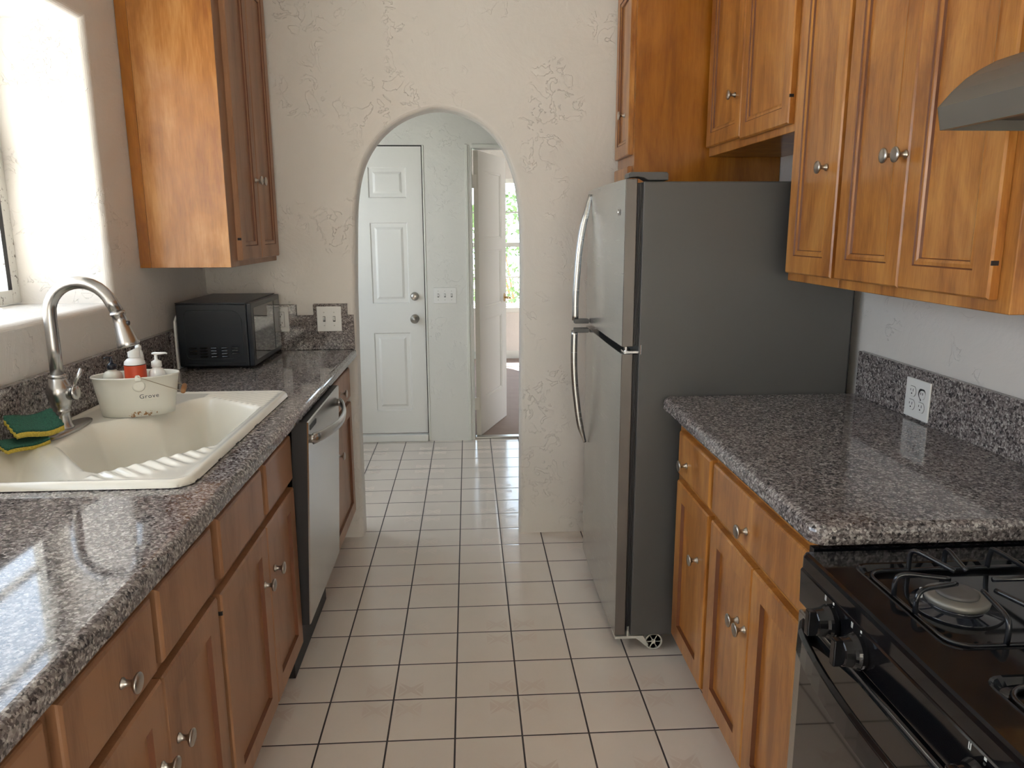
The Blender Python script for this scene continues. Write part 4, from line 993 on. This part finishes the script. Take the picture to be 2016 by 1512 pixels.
obj('filter', bx(.93, 1.18, .70, 1.19, 1.651, 1.6615), 'filt', hd, bevel=.002)
cab((1.14, .95, 1.81), (.54, 1.329, 1.803, UT, XR-.002), 'short honey wood cabinet above the range hood, at the top right edge', 'wood',
    [('door', .95, 1.31, 1.825, UT-.03, None, None), ('door', .56, .945, 1.825, UT-.03, None, None)], xu, 1, name='wall_cabinet')

# ------------------------------------------------------------------ stove
sv = thing('stove', (.94, .905, 0), 'black and stainless gas stove at the lower right', 'stove')
SVY0, SVY1, SZ = .525, 1.283, .892
obj('body', bx(.632, 1.285, SVY0+.004, SVY1-.004, .09, .862), 'black', sv, label='black enamel body')
obj('base', bx(.68, 1.27, SVY0+.02, SVY1-.02, .001, .09), 'dark', sv)
# cooktop with sunken wells
bm = B()
WX0, WXm, WX1 = .664, .90, 1.13; wells = [(.672, 1.16, .935, 1.222), (.672, 1.16, .585, .875)]
def rloop(x0, x1, y0, y1, r_, z, n=5):
    o = []
    for cx, cy, a0 in ((x1-r_, y1-r_, 0), (x0+r_, y1-r_, pi/2), (x0+r_, y0+r_, pi), (x1-r_, y0+r_, 3*pi/2)):
        for k in range(n+1): a = a0+k*pi/2/n; o.append((cx+r_*cos(a), cy+r_*sin(a), z))
    return o
# outer skirt
skirt = [rloop(.612, 1.285, SVY0, SVY1, .010, .862), rloop(.612, 1.285, SVY0, SVY1, .010, .884), rloop(.6145, 1.283, SVY0+.002, SVY1-.002, .010, .8905), rloop(.620, 1.278, SVY0+.008, SVY1-.008, .010, .8925)]
rings(bm, skirt, cap0=False)
# top plate as strips around wells
def quad(x0, x1, y0, y1, z): bm.faces.new([bm.verts.new(p) for p in ((x0, y0, z), (x1, y0, z), (x1, y1, z), (x0, y1, z))])
zt = .8925; ytop = [SVY0+.008, .585, .875, .935, 1.222, SVY1-.008]
quad(.620, 1.278, ytop[0], ytop[1], zt); quad(.620, 1.278, ytop[2], ytop[3], zt); quad(.620, 1.278, ytop[4], ytop[5], zt)
for y0, y1 in ((.585, .875), (.935, 1.222)): quad(.620, .672, y0, y1, zt); quad(1.16, 1.278, y0, y1, zt)
for x0, x1, y0, y1 in wells:
    sq = lambda r_, z: rloop(x0, x1, y0, y1, r_, z)
    n = 5
    outer = []
    for cx, cy in ((x1, y1), (x0, y1), (x0, y0), (x1, y0)): outer += [(cx, cy, zt)]*(n+1)
    lps = [outer, rloop(x0, x1, y0, y1, .03, zt), rloop(x0+.002, x1-.002, y0+.002, y1-.002, .028, zt+.0015), rloop(x0+.005, x1-.005, y0+.005, y1-.005, .026, zt), rloop(x0+.012, x1-.012, y0+.012, y1-.012, .022, zt-.010), rloop(x0+.020, x1-.020, y0+.020, y1-.020, .020, zt-.012)]
    rings(bm, lps, cap1=True)
bmesh.ops.remove_doubles(bm, verts=bm.verts, dist=2e-5)
bmesh.ops.dissolve_degenerate(bm, dist=1e-5, edges=bm.edges)
bmesh.ops.recalc_face_normals(bm, faces=bm.faces)
if sum(f.normal.z*f.calc_area() for f in bm.faces) < 0: bmesh.ops.reverse_faces(bm, faces=bm.faces)
ck = obj('cooktop', bm, 'black', sv)
obj('gap_shade_strip', bx(.635, 1.285, SVY1+.0003, 1.3012, .872, .8945), 'black', sv)  # black filler added so the gap under the worktop edge reads dark
def burner(x, y, r_=.047):
    zb = zt-.012
    t = None
    bm = B(); lathe(bm, [(r_*1.45, zb+.0005), (r_*1.40, zb+.004), (r_*.9, zb+.006), (r_*.85, zb+.010), (r_*.98, zb+.012), (r_*1.02, zb+.020), (r_*.92, zb+.023), (r_*.66, zb+.0245)], (x, y, 0), 'Z', 40)
    for f in bm.faces:
        if f.calc_center_median().z < zb+.0105: f.material_index = 1
    br_ = obj('burner', bm, ['burner', 'well'], sv, True)
    bm = B(); lathe(bm, [(r_*.66, zb+.0247), (r_*.68, zb+.028), (r_*.60, zb+.0305), (r_*.30, zb+.0290), (.001, zb+.0288)], (x, y, 0), 'Z', 36); obj('burner_cap', bm, 'cap', br_, True)
    bm = B(); tube(bm, [(x-r_*.95, y+r_*.5, zb+.008), (x-r_*.95, y+r_*.5, zb+.024)], .003, 8); obj('igniter', bm, 'white', br_)
for x, y in ((.775, 1.078), (1.03, 1.078), (.775, .730), (1.03, .730)): burner(x, y)
def grate(x0, x1, y0, y1):
    xm, ym = (x0+x1)/2, (y0+y1)/2; r_ = .0042; zl, zh = zt-.006, zt+.034
    bm = B(); P = rloop(x0, x1, y0, y1, .035, zl, 6); tube(bm, P+[P[0]], r_, 8)
    cxs = [x0+(x1-x0)*.25, x0+(x1-x0)*.75]
    def finger(px, py, qx, qy):
        d = Vector((qx-px, qy-py, 0)); l = d.length; d.normalize(); p = Vector((px, py, zl))
        pts = [p, p+Vector((0, 0, (zh-zl)*.7)), p+d*.012+Vector((0, 0, zh-zl)), p+d*(l*.6)+Vector((0, 0, zh-zl)), Vector((qx, qy, zh-.001))]
        tube(bm, smooth_path(pts, 4), r_, 8)
    for cx in cxs:
        for k in (-1, 1):
            finger(cx+k*.032, y0, cx+k*.010, ym-.035); finger(cx+k*.032, y1, cx+k*.010, ym+.035)
    for k in (-1, 1):
        finger(x0, ym+k*.03, cxs[0]-.035, ym+k*.008); finger(x1, ym+k*.03, cxs[1]+.035, ym+k*.008)
    tube(bm, smooth_path([(xm, y0, zl), (xm, y0+.004, zh-.01), (xm, y0+.02, zh), (xm, ym, zh), (xm, y1-.02, zh), (xm, y1-.004, zh-.01), (xm, y1, zl)], 4), r_, 8)
    tube(bm, [(cxs[0]+.03, ym, zh), (cxs[1]-.03, ym, zh)], r_, 8)
    obj('grate', bm, 'iron', sv, True)
grate(.690, 1.140, .955, 1.204); grate(.690, 1.140, .606, .855)
# control panel
bm = B(); prism(bm, [(.634, .8615), (.6135, .8600), (.611, .856), (.6135, .792), (.618, .7875), (.634, .784)], 'Y', SVY0+.001, SVY1-.001)
cp = obj('control_panel', bm, 'black', sv, bevel=.0015)
def sknob(y, zc_):
    bm = B(); lathe(bm, [(.029, .6118), (.029, .602), (.027, .5975), (.0245, .593), (.0225, .580), (.021, .578)], (0, y, zc_), 'X', 32)
    box(bm, .566, .5795, y-.0075, y+.0075, zc_-.0225, zc_+.0225)
    k = obj('control_knob', bm, 'black', sv, bevel=.002, label='black control knob')
    bm = B()
    for a0, a1 in ((-2.1, -1.75), (-1.68, -1.60), (-1.4, -1.0), (-.92, -.86)):
        n = 5; lo = []
        for rr_, xx in ((.0256, .6055), (.0256, .6085)): lo.append([(xx, y+(rr_+.0036)*cos(a0+(a1-a0)*i/n), zc_+(rr_+.0036)*sin(a0+(a1-a0)*i/n)) for i in range(n+1)])
        for i in range(n): bm.faces.new([bm.verts.new(p) for p in (lo[0][i], lo[0][i+1], lo[1][i+1], lo[1][i])])
    def skirt_txt(s, amid):
        def fn(u, v):
            a = amid+(u/.0292); return Vector((.6035+v, y+.0292*cos(a), zc_+.0292*sin(a)))
        return text_bm(s, .0048, fn)
    tb = skirt_txt('LITE', pi+.5); me_ = bpy.data.meshes.new('m'); tb.to_mesh(me_); bm.from_mesh(me_); tb.free()
    tb = skirt_txt('HI', pi+1.15); me_ = bpy.data.meshes.new('m'); tb.to_mesh(me_); bm.from_mesh(me_); tb.free()
    obj('markings', bm, 'mark', k)
KY = [1.150, 1.058, .905, .765, .66]
for y in KY[:2]+KY[3:]: sknob(y, .822)
bm = B()
for y in KY[:2]+KY[3:]:
    xx = .6108
    box(bm, xx, .6114, y-.0022, y+.0022, .8525, .8565)
    box(bm, xx, .6114, y+.026, y+.0275, .846, .856); box(bm, xx, .6114, y+.0295, y+.031, .846, .856); box(bm, xx, .6114, y+.026, y+.031, .846, .8475)
obj('panel_marks', bm, 'mark', cp)
# oven door
bm = B(); box(bm, .612, .634, SVY0+.004, SVY1-.004, .250, .778)
od = obj('oven_door', bm, 'steel', sv, bevel=.004, label='oven door with stainless edges')
obj('door_glass', bx(.6085, .6118, SVY0+.036, SVY1-.036, .262, .772), 'bglass', od, bevel=.001, label='black glass front')
obj('door_top', bx(.6140, .634, SVY0+.03, SVY1-.03, .7785, .7835), 'black', od)
bm = B(); P = []
for i in range(21):
    t = i/20; y = SVY0+.035+(SVY1-SVY0-.07)*t; b_ = sin(pi*t)**.55
    P.append((.604-.050*b_, y, .752))
lo = []
for x, y, z_ in P: lo.append([(x-.004, y, z_-.022), (x+.010, y, z_-.020), (x+.012, y, z_+.016), (x+.004, y, z_+.024), (x-.003, y, z_+.018)])
rings(bm, lo, cap0=True, cap1=True); obj('handle', bm, 'black', od, bevel=.0015, label='bowed black handle')
bm = B()
obj('storage_drawer', bx(.612, .634, SVY0+.004, SVY1-.004, .095, .243), 'black', sv, bevel=.003)
obj('backguard', bx(1.23, 1.288, SVY0+.002, SVY1-.002, .893, 1.02), 'black', sv, bevel=.006)
